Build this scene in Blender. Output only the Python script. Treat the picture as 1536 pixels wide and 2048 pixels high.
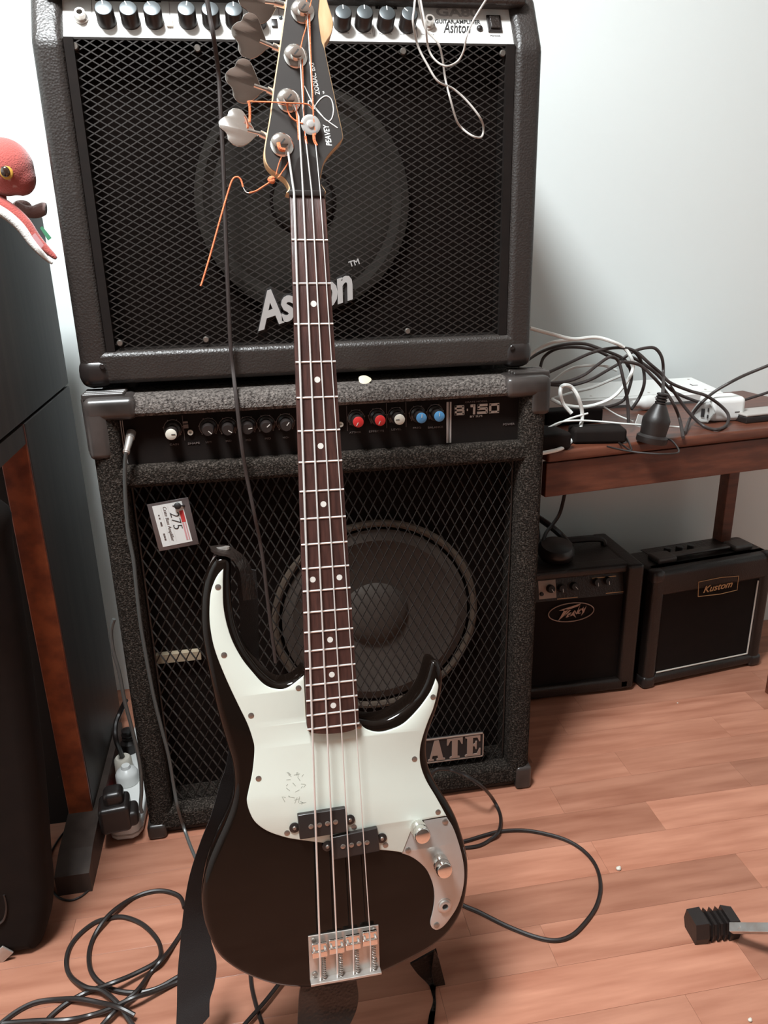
import bpy, bmesh, math, random
from mathutils import Vector, Matrix
from mathutils.geometry import tessellate_polygon
random.seed(7)
S = bpy.context.scene
for o in list(bpy.data.objects): bpy.data.objects.remove(o)
# ------------------------------------------------------------------ camera
F = 1550.0
D = Vector((98, 4366, F)).normalized()
XA = Vector((9882, -774, F)); XA -= XA.dot(D)*D; XA.normalize()
ZA = -D; YA = ZA.cross(XA)
EYE = Vector((0, 0, 1.0))
def towld(c): return Vector((XA.dot(c), YA.dot(c), ZA.dot(c)))
cx, cy, cz = towld(Vector((1,0,0))), towld(Vector((0,-1,0))), towld(Vector((0,0,-1)))
cam = bpy.data.objects.new('camera', bpy.data.cameras.new('camera'))
S.collection.objects.link(cam); S.camera = cam
cam.matrix_world = Matrix.Translation(EYE) @ Matrix((cx, cy, cz)).transposed().to_4x4()
cam.data.sensor_width = 36; cam.data.lens = 36*F/2048; cam.data.clip_start = .02
# ------------------------------------------------------------------ world, light, exposure
w = bpy.data.worlds.new('world'); S.world = w; w.use_nodes = True
w.node_tree.nodes['Background'].inputs[0].default_value = (.9,.95,1,1)
w.node_tree.nodes['Background'].inputs[1].default_value = .35
S.view_settings.view_transform = 'Standard'; S.view_settings.look = 'None'
S.view_settings.exposure = 0.0; S.view_settings.gamma = 1; S.view_settings.use_curve_mapping = False
LAMP = Vector((-.42, .42, 2.60)); LAMP_W = 112
L = bpy.data.lights.new('ceiling_lamp_light', 'AREA'); L.shape = 'DISK'; L.size = .56; L.energy = LAMP_W; L.color = (.93,.98,1.0)
lo = bpy.data.objects.new('ceiling_lamp_light', L); lo.location = LAMP; S.collection.objects.link(lo)

def ray(px, py): return towld(Vector((px-768, py-1024, F)))
def P(px, py, x=None, y=None, z=None):
    """point of the world on a vertical/horizontal plane seen at that place of the photograph"""
    d = ray(px, py)
    t = (x-EYE.x)/d.x if x is not None else (y-EYE.y)/d.y if y is not None else (z-EYE.z)/d.z
    return EYE + t*d
def PP(px, py, M):
    d = ray(px, py); n = M.col[2].to_3d(); o = M.col[3].to_3d()
    return EYE + d*(n.dot(o-EYE)/n.dot(d))
def loc2(M, px, py, h=0):
    """frame coordinates on plane z=h of frame M"""
    q = PP(px, py, M @ Matrix.Translation((0,0,h)))
    return (M.inverted() @ q).xy
def frame(o, u, v):
    u = Vector(u).normalized(); v = Vector(v); v = (v - v.dot(u)*u).normalized(); n = u.cross(v)
    M = Matrix((u, v, n)).transposed().to_4x4(); M.translation = Vector(o); return M
I4 = Matrix.Identity(4)
T = Matrix.Translation
def RX(a): return Matrix.Rotation(math.radians(a), 4, 'X')
def RY(a): return Matrix.Rotation(math.radians(a), 4, 'Y')
def RZ(a): return Matrix.Rotation(math.radians(a), 4, 'Z')
# ------------------------------------------------------------------ materials
def mat(name, col, rough=.5, metal=0, spec=.5, bump=None, col2=None, cs=20, stretch=None, coat=0, sheen=0, lo_=.35, hi_=.65,
        alpha=1, trans=0, emit=0, vor=False, detail=4, rand=0, rvar=0, coord='Object'):
    m = bpy.data.materials.new(name); m.use_nodes = True
    nt = m.node_tree; b = nt.nodes['Principled BSDF']; N = nt.nodes.new; K = nt.links.new
    b.inputs['Base Color'].default_value = (*col, 1); b.inputs['Roughness'].default_value = rough
    b.inputs['Metallic'].default_value = metal; b.inputs['Specular IOR Level'].default_value = spec
    b.inputs['Coat Weight'].default_value = coat; b.inputs['Coat Roughness'].default_value = .05
    b.inputs['Sheen Weight'].default_value = sheen; b.inputs['Alpha'].default_value = alpha
    b.inputs['Transmission Weight'].default_value = trans
    if emit: b.inputs['Emission Color'].default_value = (*col,1); b.inputs['Emission Strength'].default_value = emit
    tc = N('ShaderNodeTexCoord'); mp = N('ShaderNodeMapping'); K(tc.outputs[coord], mp.inputs[0])
    if stretch: mp.inputs['Scale'].default_value = stretch
    vec = mp.outputs[0]
    oi = None
    if rand:
        oi = N('ShaderNodeObjectInfo'); mu = N('ShaderNodeVectorMath'); mu.operation = 'MULTIPLY_ADD'
        mu.inputs[1].default_value = (37,17,5)
        cb = N('ShaderNodeCombineXYZ')
        for i in range(3): K(oi.outputs['Random'], cb.inputs[i])
        K(cb.outputs[0], mu.inputs[0]); K(mp.outputs[0], mu.inputs[2]); vec = mu.outputs[0]
    if col2:
        n = N('ShaderNodeTexNoise'); n.inputs['Scale'].default_value = cs; n.inputs['Detail'].default_value = detail; K(vec, n.inputs['Vector'])
        r = N('ShaderNodeValToRGB'); K(n.outputs[0], r.inputs[0])
        r.color_ramp.elements[0].position = lo_; r.color_ramp.elements[1].position = hi_
        r.color_ramp.elements[0].color = (*col,1); r.color_ramp.elements[1].color = (*col2,1)
        out = r.outputs[0]
        if rand:
            hs = N('ShaderNodeHueSaturation'); mr = N('ShaderNodeMapRange')
            mr.inputs['To Min'].default_value = 1-rand; mr.inputs['To Max'].default_value = 1+rand*.6
            K(oi.outputs['Random'], mr.inputs['Value']); K(mr.outputs[0], hs.inputs['Value']); K(out, hs.inputs['Color']); out = hs.outputs[0]
        K(out, b.inputs['Base Color'])
        if rvar:
            mr2 = N('ShaderNodeMapRange'); mr2.inputs['To Min'].default_value = rough-rvar; mr2.inputs['To Max'].default_value = rough+rvar
            K(n.outputs[0], mr2.inputs['Value']); K(mr2.outputs[0], b.inputs['Roughness'])
    if bump:
        if vor:
            v = N('ShaderNodeTexVoronoi'); v.inputs['Scale'].default_value = bump[0]; K(vec, v.inputs['Vector']); h = v.outputs['Distance']
        else:
            v = N('ShaderNodeTexNoise'); v.inputs['Scale'].default_value = bump[0]; v.inputs['Detail'].default_value = 3; K(vec, v.inputs['Vector']); h = v.outputs[0]
        bp = N('ShaderNodeBump'); bp.inputs['Strength'].default_value = bump[1]; bp.inputs['Distance'].default_value = bump[2] if len(bump)>2 else .002
        K(h, bp.inputs['Height']); K(bp.outputs[0], b.inputs['Normal'])
    return m
M_ = {}
M_['wall'] = mat('wall_paint', (.76,.815,.805), .75, bump=(60,.05), spec=.2)
M_['wall_dark'] = mat('dark_wall_paint', (.16,.12,.10), .8)
M_['ceil'] = mat('ceiling_paint', (.8,.8,.78), .8)
M_['vinyl'] = mat('black_vinyl', (.022,.017,.015), .42, bump=(330,.4,.0012), vor=True, col2=(.030,.025,.022), cs=8)
M_['vinyl_dark'] = mat('dark_vinyl', (.011,.0075,.006), .40, bump=(330,.35,.001), vor=True)
M_['screwm'] = mat('dull_screw', (.34,.31,.28), .35, metal=.9)
M_['bright'] = mat('bright_nickel', (.62,.61,.59), .30, metal=.7)
M_['vinyl_worn'] = mat('black_vinyl_worn', (.022,.017,.015), .45, bump=(330,.4,.0012), vor=True, col2=(.22,.21,.20), cs=16, lo_=.72, hi_=.80, detail=8)
M_['carpet'] = mat('black_carpet', (.016,.0125,.010), .95, bump=(420,1,.005), col2=(.16,.13,.11), cs=330, lo_=.46, hi_=.92, sheen=.0, detail=6, spec=.1)
M_['rubber'] = mat('black_rubber', (.014,.010,.009), .45, bump=(150,.1))
M_['plastic'] = mat('black_plastic', (.018,.014,.013), .32, bump=(90,.06))
M_['corner'] = mat('worn_black_plastic', (.022,.018,.016), .33, bump=(40,.12), col2=(.06,.05,.046), cs=14)
M_['dark'] = mat('dark_interior', (.0075,.0045,.0035), .9, spec=.1)
M_['cone'] = mat('speaker_paper', (.014,.010,.007), .9, bump=(50,.2), col2=(.022,.017,.012), cs=9)
M_['cone2'] = mat('speaker_paper_grey', (.045,.034,.027), .8, bump=(50,.2), col2=(.06,.047,.038), cs=9)
M_['gasket'] = mat('tan_gasket', (.085,.06,.042), .8, bump=(200,.5), col2=(.07,.05,.035), cs=40)
M_['meshm'] = mat('black_expanded_metal', (.017,.013,.011), .38, metal=0, spec=.6)
M_['mesh_up'] = mat('black_expanded_metal_fine', (.016,.012,.010), .5, spec=.4)
M_['scuff'] = mat('grey_scuff', (.34,.36,.31), .6)
M_['carpet_top'] = mat('lit_black_carpet', (.036,.030,.027), .95, bump=(420,1,.005), col2=(.30,.26,.235), cs=260, lo_=.34, hi_=.86, detail=6, spec=.1)  # same carpet for the top rail, light from above put into its colour
M_['panel'] = mat('brushed_silver_panel', (.78,.77,.74), .5, metal=.15, bump=(500,.06), stretch=(.02,1,1))
M_['chrome'] = mat('chrome', (.80,.78,.75), .10, metal=1)
M_['nickel'] = mat('worn_nickel', (.56,.54,.51), .30, metal=.7, col2=(.48,.42,.38), cs=60)
M_['steel'] = mat('string_steel', (.74,.73,.71), .38, metal=.6)
M_['brush'] = mat('brushed_chrome_plate', (.50,.49,.47), .30, metal=.6, bump=(90,.04), col2=(.48,.45,.42), cs=30)
M_['knobtop'] = mat('spun_metal_cap', (.085,.095,.10), .36, metal=.7)
M_['white'] = mat('white_plastic', (.78,.79,.77), .35, bump=(30,.03))
M_['ivory'] = mat('cream_plastic', (.62,.58,.50), .4)
M_['guard'] = mat('pickguard_white', (.60,.63,.56), .28, col2=(.57,.60,.535), cs=6, spec=.5)
M_['lacquer'] = mat('black_gloss_lacquer', (.0050,.0030,.0022), .08, spec=.28, col2=(.0065,.0038,.0026), cs=4)
M_['satin'] = mat('black_satin_face', (.030,.026,.024), .42)
M_['rose'] = mat('rosewood', (.066,.024,.018), .45, col2=(.028,.010,.008), cs=38, stretch=(6,.35,1), lo_=.3, hi_=.7, bump=(120,.15))
M_['maple'] = mat('maple', (.62,.42,.24), .4, col2=(.50,.31,.16), cs=30, stretch=(4,.5,1))
M_['dot'] = mat('pearl_dot', (.62,.60,.56), .35)
M_['orange'] = mat('orange_silk', (.72,.21,.08), .8, bump=(900,.6), col2=(.55,.13,.05), cs=300)
M_['floor'] = mat('laminate_wood', (.47,.215,.140), .33, col2=(.30,.115,.070), cs=6, stretch=(.9,8,1), lo_=.34, hi_=.78, rand=.26, detail=7, spec=.35, bump=(60,.02))
M_['gap'] = mat('floor_joint', (.20,.09,.06), .8)
M_['bench'] = mat('dark_stained_bench', (.135,.042,.022), .38, col2=(.075,.022,.012), cs=14, stretch=(.7,6,6), detail=6, bump=(80,.08))
M_['cab'] = mat('dark_brown_cabinet', (.060,.044,.037), .5, spec=.3, col2=(.042,.030,.025), cs=10, stretch=(4,4,.35), bump=(60,.05))
M_['cabedge'] = mat('orange_brown_edge', (.26,.062,.022), .38, col2=(.13,.028,.012), cs=40, stretch=(1,1,1), detail=7)
M_['black'] = mat('matt_black', (.0060,.0036,.0028), .8, spec=.2, col2=(.0085,.0050,.0038), cs=40)
M_['speck'] = mat('dusty_black', (.0055,.0034,.0026), .7, col2=(.10,.09,.08), cs=160, lo_=.70, hi_=.80, detail=2)
M_['cable'] = mat('black_cable', (.016,.012,.011), .38)
M_['cablebr'] = mat('dark_grey_cable', (.036,.027,.025), .5)
M_['cablegr'] = mat('grey_cable', (.075,.078,.075), .35)
M_['wire'] = mat('pale_grey_wire', (.42,.39,.36), .35)
M_['cablewh'] = mat('white_cable', (.76,.78,.75), .4)
M_['strap'] = mat('black_webbing', (.011,.009,.009), .85, bump=(900,.4))
M_['leather'] = mat('black_leather', (.016,.011,.009), .33, bump=(260,.3), vor=True)
M_['red'] = mat('red_knob', (.50,.022,.022), .4)
M_['blue'] = mat('blue_knob', (.065,.22,.42), .4)
M_['wknob'] = mat('off_white_knob', (.55,.52,.45), .4)
M_['print'] = mat('pale_print', (.50,.46,.42), .6)
M_['printdim'] = mat('dim_print', (.16,.13,.12), .6)
M_['silver'] = mat('silver_badge', (.42,.41,.40), .42, metal=.3)
M_['rosebadge'] = mat('dull_silver_badge', (.36,.27,.225), .4, metal=.35)
M_['gold'] = mat('gold_print', (.52,.30,.14), .5)
M_['tagw'] = mat('paper_white', (.62,.62,.60), .7)
M_['tagr'] = mat('red_print', (.45,.03,.03), .7)
M_['tagp'] = mat('pink_print', (.50,.25,.26), .7)
M_['sleeve'] = mat('grey_plastic_sleeve', (.085,.068,.066), .25, bump=(25,.2))
M_['ink'] = mat('black_ink', (.012,.010,.010), .6)
M_['plush'] = mat('red_plush', (.40,.075,.062), .95, col2=(.62,.33,.30), cs=60, lo_=.68, hi_=.74, bump=(500,.6), sheen=.5, detail=1)
M_['plushw'] = mat('white_plush', (.72,.70,.66), .95, bump=(500,.6), sheen=.3)
M_['plushg'] = mat('grey_pink_plush', (.50,.36,.34), .95, col2=(.34,.21,.19), cs=20, bump=(400,.6), sheen=.3)
M_['eye'] = mat('glass_eye', (.03,.015,.01), .05, coat=1)
M_['eyey'] = mat('amber_eye', (.60,.33,.06), .3)
M_['green'] = mat('green_label', (.05,.22,.11), .7)
M_['glow'] = mat('red_lit_switch', (.9,.01,.03), .4, emit=1.6)
M_['clear'] = mat('clear_plastic', (.75,.76,.74), .15, trans=.55, alpha=.9)
M_['lamp'] = mat('lamp_diffuser', (1,.98,.95), .5, emit=4)
M_['piping'] = mat('white_piping', (.62,.58,.52), .45)
M_['port'] = mat('bare_wood_edge', (.40,.32,.22), .8)
M_['pick'] = mat('cream_pick', (.62,.54,.40), .3)
# ------------------------------------------------------------------ geometry
class G:
    def __init__(s): s.v = []; s.f = []
    def add(s, v, f, M=None):
        k = len(s.v)
        s.v += [tuple(M @ Vector(p)) for p in v] if M is not None else [tuple(p) for p in v]
        s.f += [tuple(i+k for i in q) for q in f]; return s
    def box(s, x0,x1,y0,y1,z0,z1, M=None):
        v = [(x,y,z) for z in (z0,z1) for y in (y0,y1) for x in (x0,x1)]
        return s.add(v, [(0,2,3,1),(4,5,7,6),(0,1,5,4),(2,6,7,3),(0,4,6,2),(1,3,7,5)], M)
    def rbox(s, x0,x1,y0,y1,z0,z1, r=.003, M=None, seg=3):
        bm = bmesh.new(); g = G().box(x0,x1,y0,y1,z0,z1)
        vs = [bm.verts.new(p) for p in g.v]
        for q in g.f: bm.faces.new([vs[i] for i in q])
        bmesh.ops.bevel(bm, geom=bm.edges[:], offset=r, segments=seg, profile=.5, affect='EDGES')
        bm.verts.index_update()
        s.add([v.co[:] for v in bm.verts], [[v.index for v in f.verts] for f in bm.faces], M); bm.free(); return s
    def lathe(s, prof, M=None, n=24, cap=True):
        v = []; f = []
        for (r, z) in prof:
            for i in range(n):
                a = 2*math.pi*i/n; v.append((r*math.cos(a), r*math.sin(a), z))
        for j in range(len(prof)-1):
            for i in range(n): f.append((j*n+i, j*n+(i+1)%n, (j+1)*n+(i+1)%n, (j+1)*n+i))
        if cap:
            f.append(tuple(range(n))[::-1]); f.append(tuple((len(prof)-1)*n+i for i in range(n)))
        return s.add(v, f, M)
    def ell(s, c, r, M=None, n=16, m=10):
        prof = [(max(1e-4, math.sin(math.pi*i/m)), -math.cos(math.pi*i/m)) for i in range(m+1)]
        return s.lathe(prof, (M or I4) @ T(c) @ Matrix.Diagonal((*r,1)), n)
    def prism(s, pts, z0, z1, M=None):
        if area(pts) < 0: pts = pts[::-1]
        n = len(pts); tr = tess(pts)
        return s.add([(x,y,z0) for x,y in pts]+[(x,y,z1) for x,y in pts],
              [q[::-1] for q in tr]+[tuple(i+n for i in q) for q in tr]+[(i,(i+1)%n,n+(i+1)%n,n+i) for i in range(n)], M)
    def rprism(s, pts, z0, z1, r, M=None, seg=4, both=True):
        """outline with rounded edges"""
        if area(pts) < 0: pts = pts[::-1]
        n = len(pts); rings = []
        def ins(d):
            o = []
            for i in range(n):
                a = Vector(pts[i-1]); b = Vector(pts[i]); c = Vector(pts[(i+1)%n])
                t = (c-a).normalized(); o.append((b.x - t.y*d, b.y + t.x*d))
            return o
        for k in range(seg+1):
            a = math.pi/2*k/seg
            if both: rings.append((r*(1-math.sin(a)), z0+r*(1-math.cos(a))))
        if not both: rings.append((0, z0))
        for k in range(seg+1):
            a = math.pi/2*k/seg; rings.append((r*(1-math.cos(a)), z1-r*(1-math.sin(a))))
        v = []; f = []
        for d, z in rings: v += [(x,y,z) for x,y in ins(d)]
        for j in range(len(rings)-1):
            for i in range(n): f.append((j*n+i, j*n+(i+1)%n, (j+1)*n+(i+1)%n, (j+1)*n+i))
        f += [q[::-1] for q in tess(ins(rings[0][0]))]; f += [tuple((len(rings)-1)*n+i for i in q) for q in tess(ins(rings[-1][0]))]
        return s.add(v, f, M)
    def tube(s, pts, r, n=8, sm=6, closed=False, M=None, cap=True):
        pts = [Vector(p) for p in pts]
        if sm and len(pts) > 2: pts = cat(pts, sm, closed)
        N = len(pts); rr = r if callable(r) else (lambda t: r)
        up = None; v = []; f = []
        for i, p in enumerate(pts):
            a = pts[i-1] if (i or closed) else p; b = pts[(i+1)%N] if (i < N-1 or closed) else p
            t = (b-a).normalized()
            if up is None:
                up = t.orthogonal().normalized()
            else:
                up = up - up.dot(t)*t
                up = up.normalized() if up.length > 1e-6 else t.orthogonal().normalized()
            w_ = t.cross(up); R_ = rr(i/max(1,N-1))
            for k in range(n):
                a_ = 2*math.pi*k/n; v.append(p + R_*(math.cos(a_)*up + math.sin(a_)*w_))
        for i in range(N-1 + (1 if closed else 0)):
            j = (i+1) % N
            for k in range(n): f.append((i*n+k, i*n+(k+1)%n, j*n+(k+1)%n, j*n+k))
        if not closed and cap:
            f.append(tuple(range(n))[::-1]); f.append(tuple((N-1)*n+k for k in range(n)))
        return s.add(v, f, M)
    def ribbon(s, L_, R_, th, off):
        """strip between two 3D edge lines with thickness"""
        n = len(L_); o = Vector(off).normalized()*th
        v = []
        for a, b in zip(L_, R_): v += [a, b, b+o, a+o]
        f = []
        for i in range(n-1):
            for k in range(4): f.append((i*4+k, i*4+(k+1)%4, i*4+4+(k+1)%4, i*4+4+k))
        f += [(3,2,1,0), tuple((n-1)*4+k for k in range(4))]
        return s.add(v, f)
def tess(pts):
    o = []
    for q in tessellate_polygon([[Vector((x,y,0)) for x,y in pts]]):
        a, b, c = (pts[i] for i in q)
        ar = (b[0]-a[0])*(c[1]-a[1])-(c[0]-a[0])*(b[1]-a[1])
        if abs(ar) > 1e-14: o.append(tuple(q) if ar > 0 else tuple(q)[::-1])
    return o
def area(p): return sum(p[i-1][0]*p[i][1]-p[i][0]*p[i-1][1] for i in range(len(p)))/2
def cat(p, k=6, closed=False):
    n = len(p); o = []
    p = [Vector(q) for q in p]
    rng = n if closed else n-1
    for i in range(rng):
        a = p[i-1] if (i or closed) else p[0]; b = p[i]; c = p[(i+1)%n]; d = p[(i+2)%n] if (i+2 < n or closed) else p[-1]
        for j in range(k):
            t = j/k; o.append(.5*((2*b)+(c-a)*t+(2*a-5*b+4*c-d)*t*t+(3*b-a-3*c+d)*t**3))
    if not closed: o.append(p[-1])
    return o
WM = {}
def wmat(o): return WM.get(o.name, I4)
def tag(o, label=None, cat_=None, group=None, kind=None):
    if label: o['label'] = label
    if cat_: o['category'] = cat_
    if group: o['group'] = group
    if kind: o['kind'] = kind
    return o
def thing(name, loc, label, cat_, group=None):
    o = bpy.data.objects.new(name, None); S.collection.objects.link(o); o.location = loc; o.empty_display_size = .05
    WM[o.name] = T(loc); return tag(o, label, cat_, group)
def mk(name, g, m, parent=None, sm=40, wn=False, origin=None):
    """mesh from world coordinates -> object under parent"""
    if parent is not None: Wp = wmat(parent); org = Wp.translation
    else:
        xs = [v[0] for v in g.v]; ys = [v[1] for v in g.v]; zs = [v[2] for v in g.v]
        org = Vector(((min(xs)+max(xs))/2, (min(ys)+max(ys))/2, min(zs)))
    me = bpy.data.meshes.new(name)
    inv = wmat(parent).inverted() if parent is not None else T(-org)
    me.from_pydata([tuple(inv @ Vector(v)) for v in g.v], [], g.f); me.update()
    me.materials.append(M_[m])
    if sm:
        me.polygons.foreach_set('use_smooth', [True]*len(me.polygons)); me.set_sharp_from_angle(angle=math.radians(sm))
    o = bpy.data.objects.new(name, me); S.collection.objects.link(o)
    if parent is not None: o.parent = parent; WM[o.name] = wmat(parent)
    else: o.location = org; WM[o.name] = T(org)
    if wn: md = o.modifiers.new('wn', 'WEIGHTED_NORMAL'); md.keep_sharp = True
    return o
def proto(g, m, sm=40):
    me = bpy.data.meshes.new('part'); me.from_pydata(g.v, [], g.f); me.update(); me.materials.append(M_[m])
    if sm: me.polygons.foreach_set('use_smooth', [True]*len(me.polygons)); me.set_sharp_from_angle(angle=math.radians(sm))
    return me
def inst(name, me, Mw, parent):
    o = bpy.data.objects.new(name, me); S.collection.objects.link(o)
    if parent is not None: o.parent = parent; o.matrix_basis = wmat(parent).inverted() @ Mw
    else: o.matrix_basis = Mw
    WM[o.name] = Mw.copy(); return o
def text(s, M, w=None, h=None, ext=.0005, bold=0, shear=0, sp=1):
    """lettering as a G in frame M, fitted in w x h, origin at lower left"""
    c = bpy.data.curves.new('t', 'FONT'); c.body = s; c.size = 1; c.offset = bold; c.shear = shear; c.resolution_u = 3; c.space_character = sp
    o = bpy.data.objects.new('t', c); S.collection.objects.link(o)
    dg = bpy.context.evaluated_depsgraph_get(); me = bpy.data.meshes.new_from_object(o.evaluated_get(dg))
    xs = [v.co.x for v in me.vertices]; ys = [v.co.y for v in me.vertices]
    x0, y0 = min(xs), min(ys); sx = w/(max(xs)-x0) if w else None; sy = h/(max(ys)-y0) if h else None
    sx = sx or sy; sy = sy or sx
    g = G(); n = len(me.vertices)
    v = [((p.co.x-x0)*sx, (p.co.y-y0)*sy) for p in me.vertices]
    f = [tuple(q.vertices) for q in me.polygons]
    cnt = {}
    for q in f:
        for i in range(len(q)):
            e = (q[i], q[(i+1)%len(q)]); cnt[tuple(sorted(e))] = cnt.get(tuple(sorted(e)), []) + [e]
    fs = [q[::-1] for q in f] + [tuple(i+n for i in q) for q in f]
    for e in cnt.values():
        if len(e) == 1: a, b = e[0]; fs.append((a, b, b+n, a+n))
    g.add([(x,y,0) for x,y in v]+[(x,y,ext) for x,y in v], fs, M)
    bpy.data.objects.remove(o); bpy.data.curves.remove(c); bpy.data.meshes.remove(me)
    return g
def struct(name, g, m, parent=None, sm=0):
    o = mk(name, g, m, parent, sm=sm)
    if parent is None: o['kind'] = 'structure'
    return o
def fray(px, py, y): return P(px, py, y=y)
def screw_mesh(r, h=.0015, m='nickel'):
    g = G().lathe([(r,0),(r,h*.5),(r*.75,h)], n=12); return proto(g, m)
def slot_mesh(r, h=.0015):
    g = G()
    for a in (0, 90): g.box(-r*.6, r*.6, -r*.12, r*.12, h, h+.0002, RZ(a+20))
    return proto(g, 'ink', 0)
def screw(M, r, parent, m='screwm', h=.0015, cache={}):
    k = (r, m, h)
    if k not in cache: cache[k] = (screw_mesh(r, h, m), slot_mesh(r, h))
    o = inst('screw', cache[k][0], M, parent); return o
# ================================================================== SETTING
XL, XR, YB, YF, HC = -1.6, 2.8, 1.68, -2.6, 2.66
g = G().box(XL, XR, YF, YB, -.05, -.0045); floor = struct('floor', g, 'floor')
struct('wall_back', G().box(XL, XR, YB, YB+.08, -.05, HC), 'wall')
struct('wall_left', G().box(XL-.08, XL, YF, YB, -.05, HC), 'wall')
struct('wall_right', G().box(XR, XR+.08, YF, YB, -.05, HC), 'wall')
struct('wall_front', G().box(XL, XR, YF-.08, YF, -.05, HC), 'wall_dark')
struct('ceiling', G().box(XL, XR, YF, YB, HC, HC+.05), 'ceil')
# laminate strips
PW = .0741; Y0 = 1.155
joints = {0:.878, -1:.67, 1:.30, 2:.52, 3:.747, 4:.371, 5:.645, -2:.93, -3:.60}
cache = {}
for k in range(-11, 9):
    y1 = Y0 - k*PW; y0 = y1 - PW
    if y0 < .5: continue
    xs = joints.get(k, random.uniform(.2,.9)); ln = .43
    n0 = math.ceil((xs+.75)/ln)
    xa = [xs+(i-n0)*ln + (0 if i == n0 else random.uniform(-.07,.07)) for i in range(0, n0+5)]
    xa = [x for x in xa if x < 1.9]+[1.9]
    for a, b in zip(xa[:-1], xa[1:]):
        if b-a < .05: continue
        g = G(); e = .00015; c = .0003
        q = [(a+e,y0+e),(b-e,y0+e),(b-e,y1-e),(a+e,y1-e)]
        i_ = [(a+e+c,y0+e+c),(b-e-c,y0+e+c),(b-e-c,y1-e-c),(a+e+c,y1-e-c)]
        g.add([(x,y,-.0045) for x,y in q]+[(x,y,-.00012) for x,y in q]+[(x,y,0) for x,y in i_],
              [(0,1,5,4),(1,2,6,5),(2,3,7,6),(3,0,4,7),(4,5,9,8),(5,6,10,9),(6,7,11,10),(7,4,8,11),(8,9,10,11)])
        mk('plank', g, 'floor', floor, sm=0)
# ceiling lamp
t = thing('ceiling_lamp', LAMP+Vector((0,0,.01)), 'round white ceiling lamp above the amplifiers, outside the picture', 'lamp')
mk('lamp_base', G().lathe([(.32,0),(.32,.05)], T(LAMP+Vector((0,0,.008))), 32), 'white', t)
mk('diffuser', G().lathe([(.30,-.004),(.31,.002),(.31,.008)], T(LAMP+Vector((0,0,.005))), 32), 'lamp', t)
# ================================================================== CRATE-STYLE LOWER AMP
CX0, CX1, CY, CZ, CYB = -.241, .463, 1.161, .785, 1.47
amp = thing('bass_amplifier', ((CX0+CX1)/2, (CY+CYB)/2, 0), 'large black carpet-covered bass amplifier standing on the floor, with red and blue knobs', 'amplifier')
ft = .042
def FR(y): return frame((0,y,0), (1,0,0), (0,0,1))        # vertical face looking to the camera
g = G()
g.rbox(CX0, CX1, CY+.075, CYB, .012, CZ, .012)
g.rbox(CX0, CX0+ft, CY, CY+.1, .012, CZ, .016)
g.rbox(CX1-ft, CX1, CY, CY+.1, .012, CZ, .016)
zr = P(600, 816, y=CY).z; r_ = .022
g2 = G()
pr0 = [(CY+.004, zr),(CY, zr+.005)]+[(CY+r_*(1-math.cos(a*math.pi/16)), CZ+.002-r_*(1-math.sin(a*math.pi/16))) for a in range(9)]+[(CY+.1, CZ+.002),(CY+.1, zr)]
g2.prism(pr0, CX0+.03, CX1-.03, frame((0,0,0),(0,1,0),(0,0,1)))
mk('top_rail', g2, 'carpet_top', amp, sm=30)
zp0 = P(600, 912, y=CY).z                                        # lower edge of control panel
g.rbox(CX0+.02, CX1-.02, CY+.002, CY+.08, zp0-.036, zp0-.002, .010)   # middle rail
g.rbox(CX0+.02, CX1-.02, CY+.002, CY+.1, .012, .052, .008)        # bottom rail
mk('carpeted_cabinet', g, 'carpet', amp, wn=True)
mk('cabinet_base', G().rbox(CX0+.01, CX1-.01, CY+.012, CYB-.01, 0, .014, .004), 'rubber', amp)
# baffle, speaker
BY = CY+.072
mk('baffle', G().box(CX0+.03, CX1-.03, BY, BY+.004, .05, zp0-.03), 'dark', amp)
sc = P(752, 1232, y=BY-.01); SR = .178
MS = frame(sc, (1,0,0), (0,0,1))
spk = mk('speaker', G().lathe([(SR-.012,.004),(SR-.03,.010),(SR-.045,.004),(SR-.10,-.006),(.06,-.009)], MS, 64, cap=False), 'cone2', amp)
mk('gasket', G().tube([(SR*math.cos(a/48*6.2832), SR*math.sin(a/48*6.2832), .006) for a in range(48)], .0065, closed=True, sm=1, M=MS), 'gasket', spk)
mk('dust_cap', G().ell((0,0,-.012), (.062,.062,.02), MS, 32), 'cone2', spk)
# port with bare wood edge
a = P(292, 1322, y=BY); b = P(402, 1300, y=BY)
mk('port_edge', G().box(a.x, b.x, BY-.012, BY, b.z-.012, b.z+.004), 'port', amp)
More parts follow.
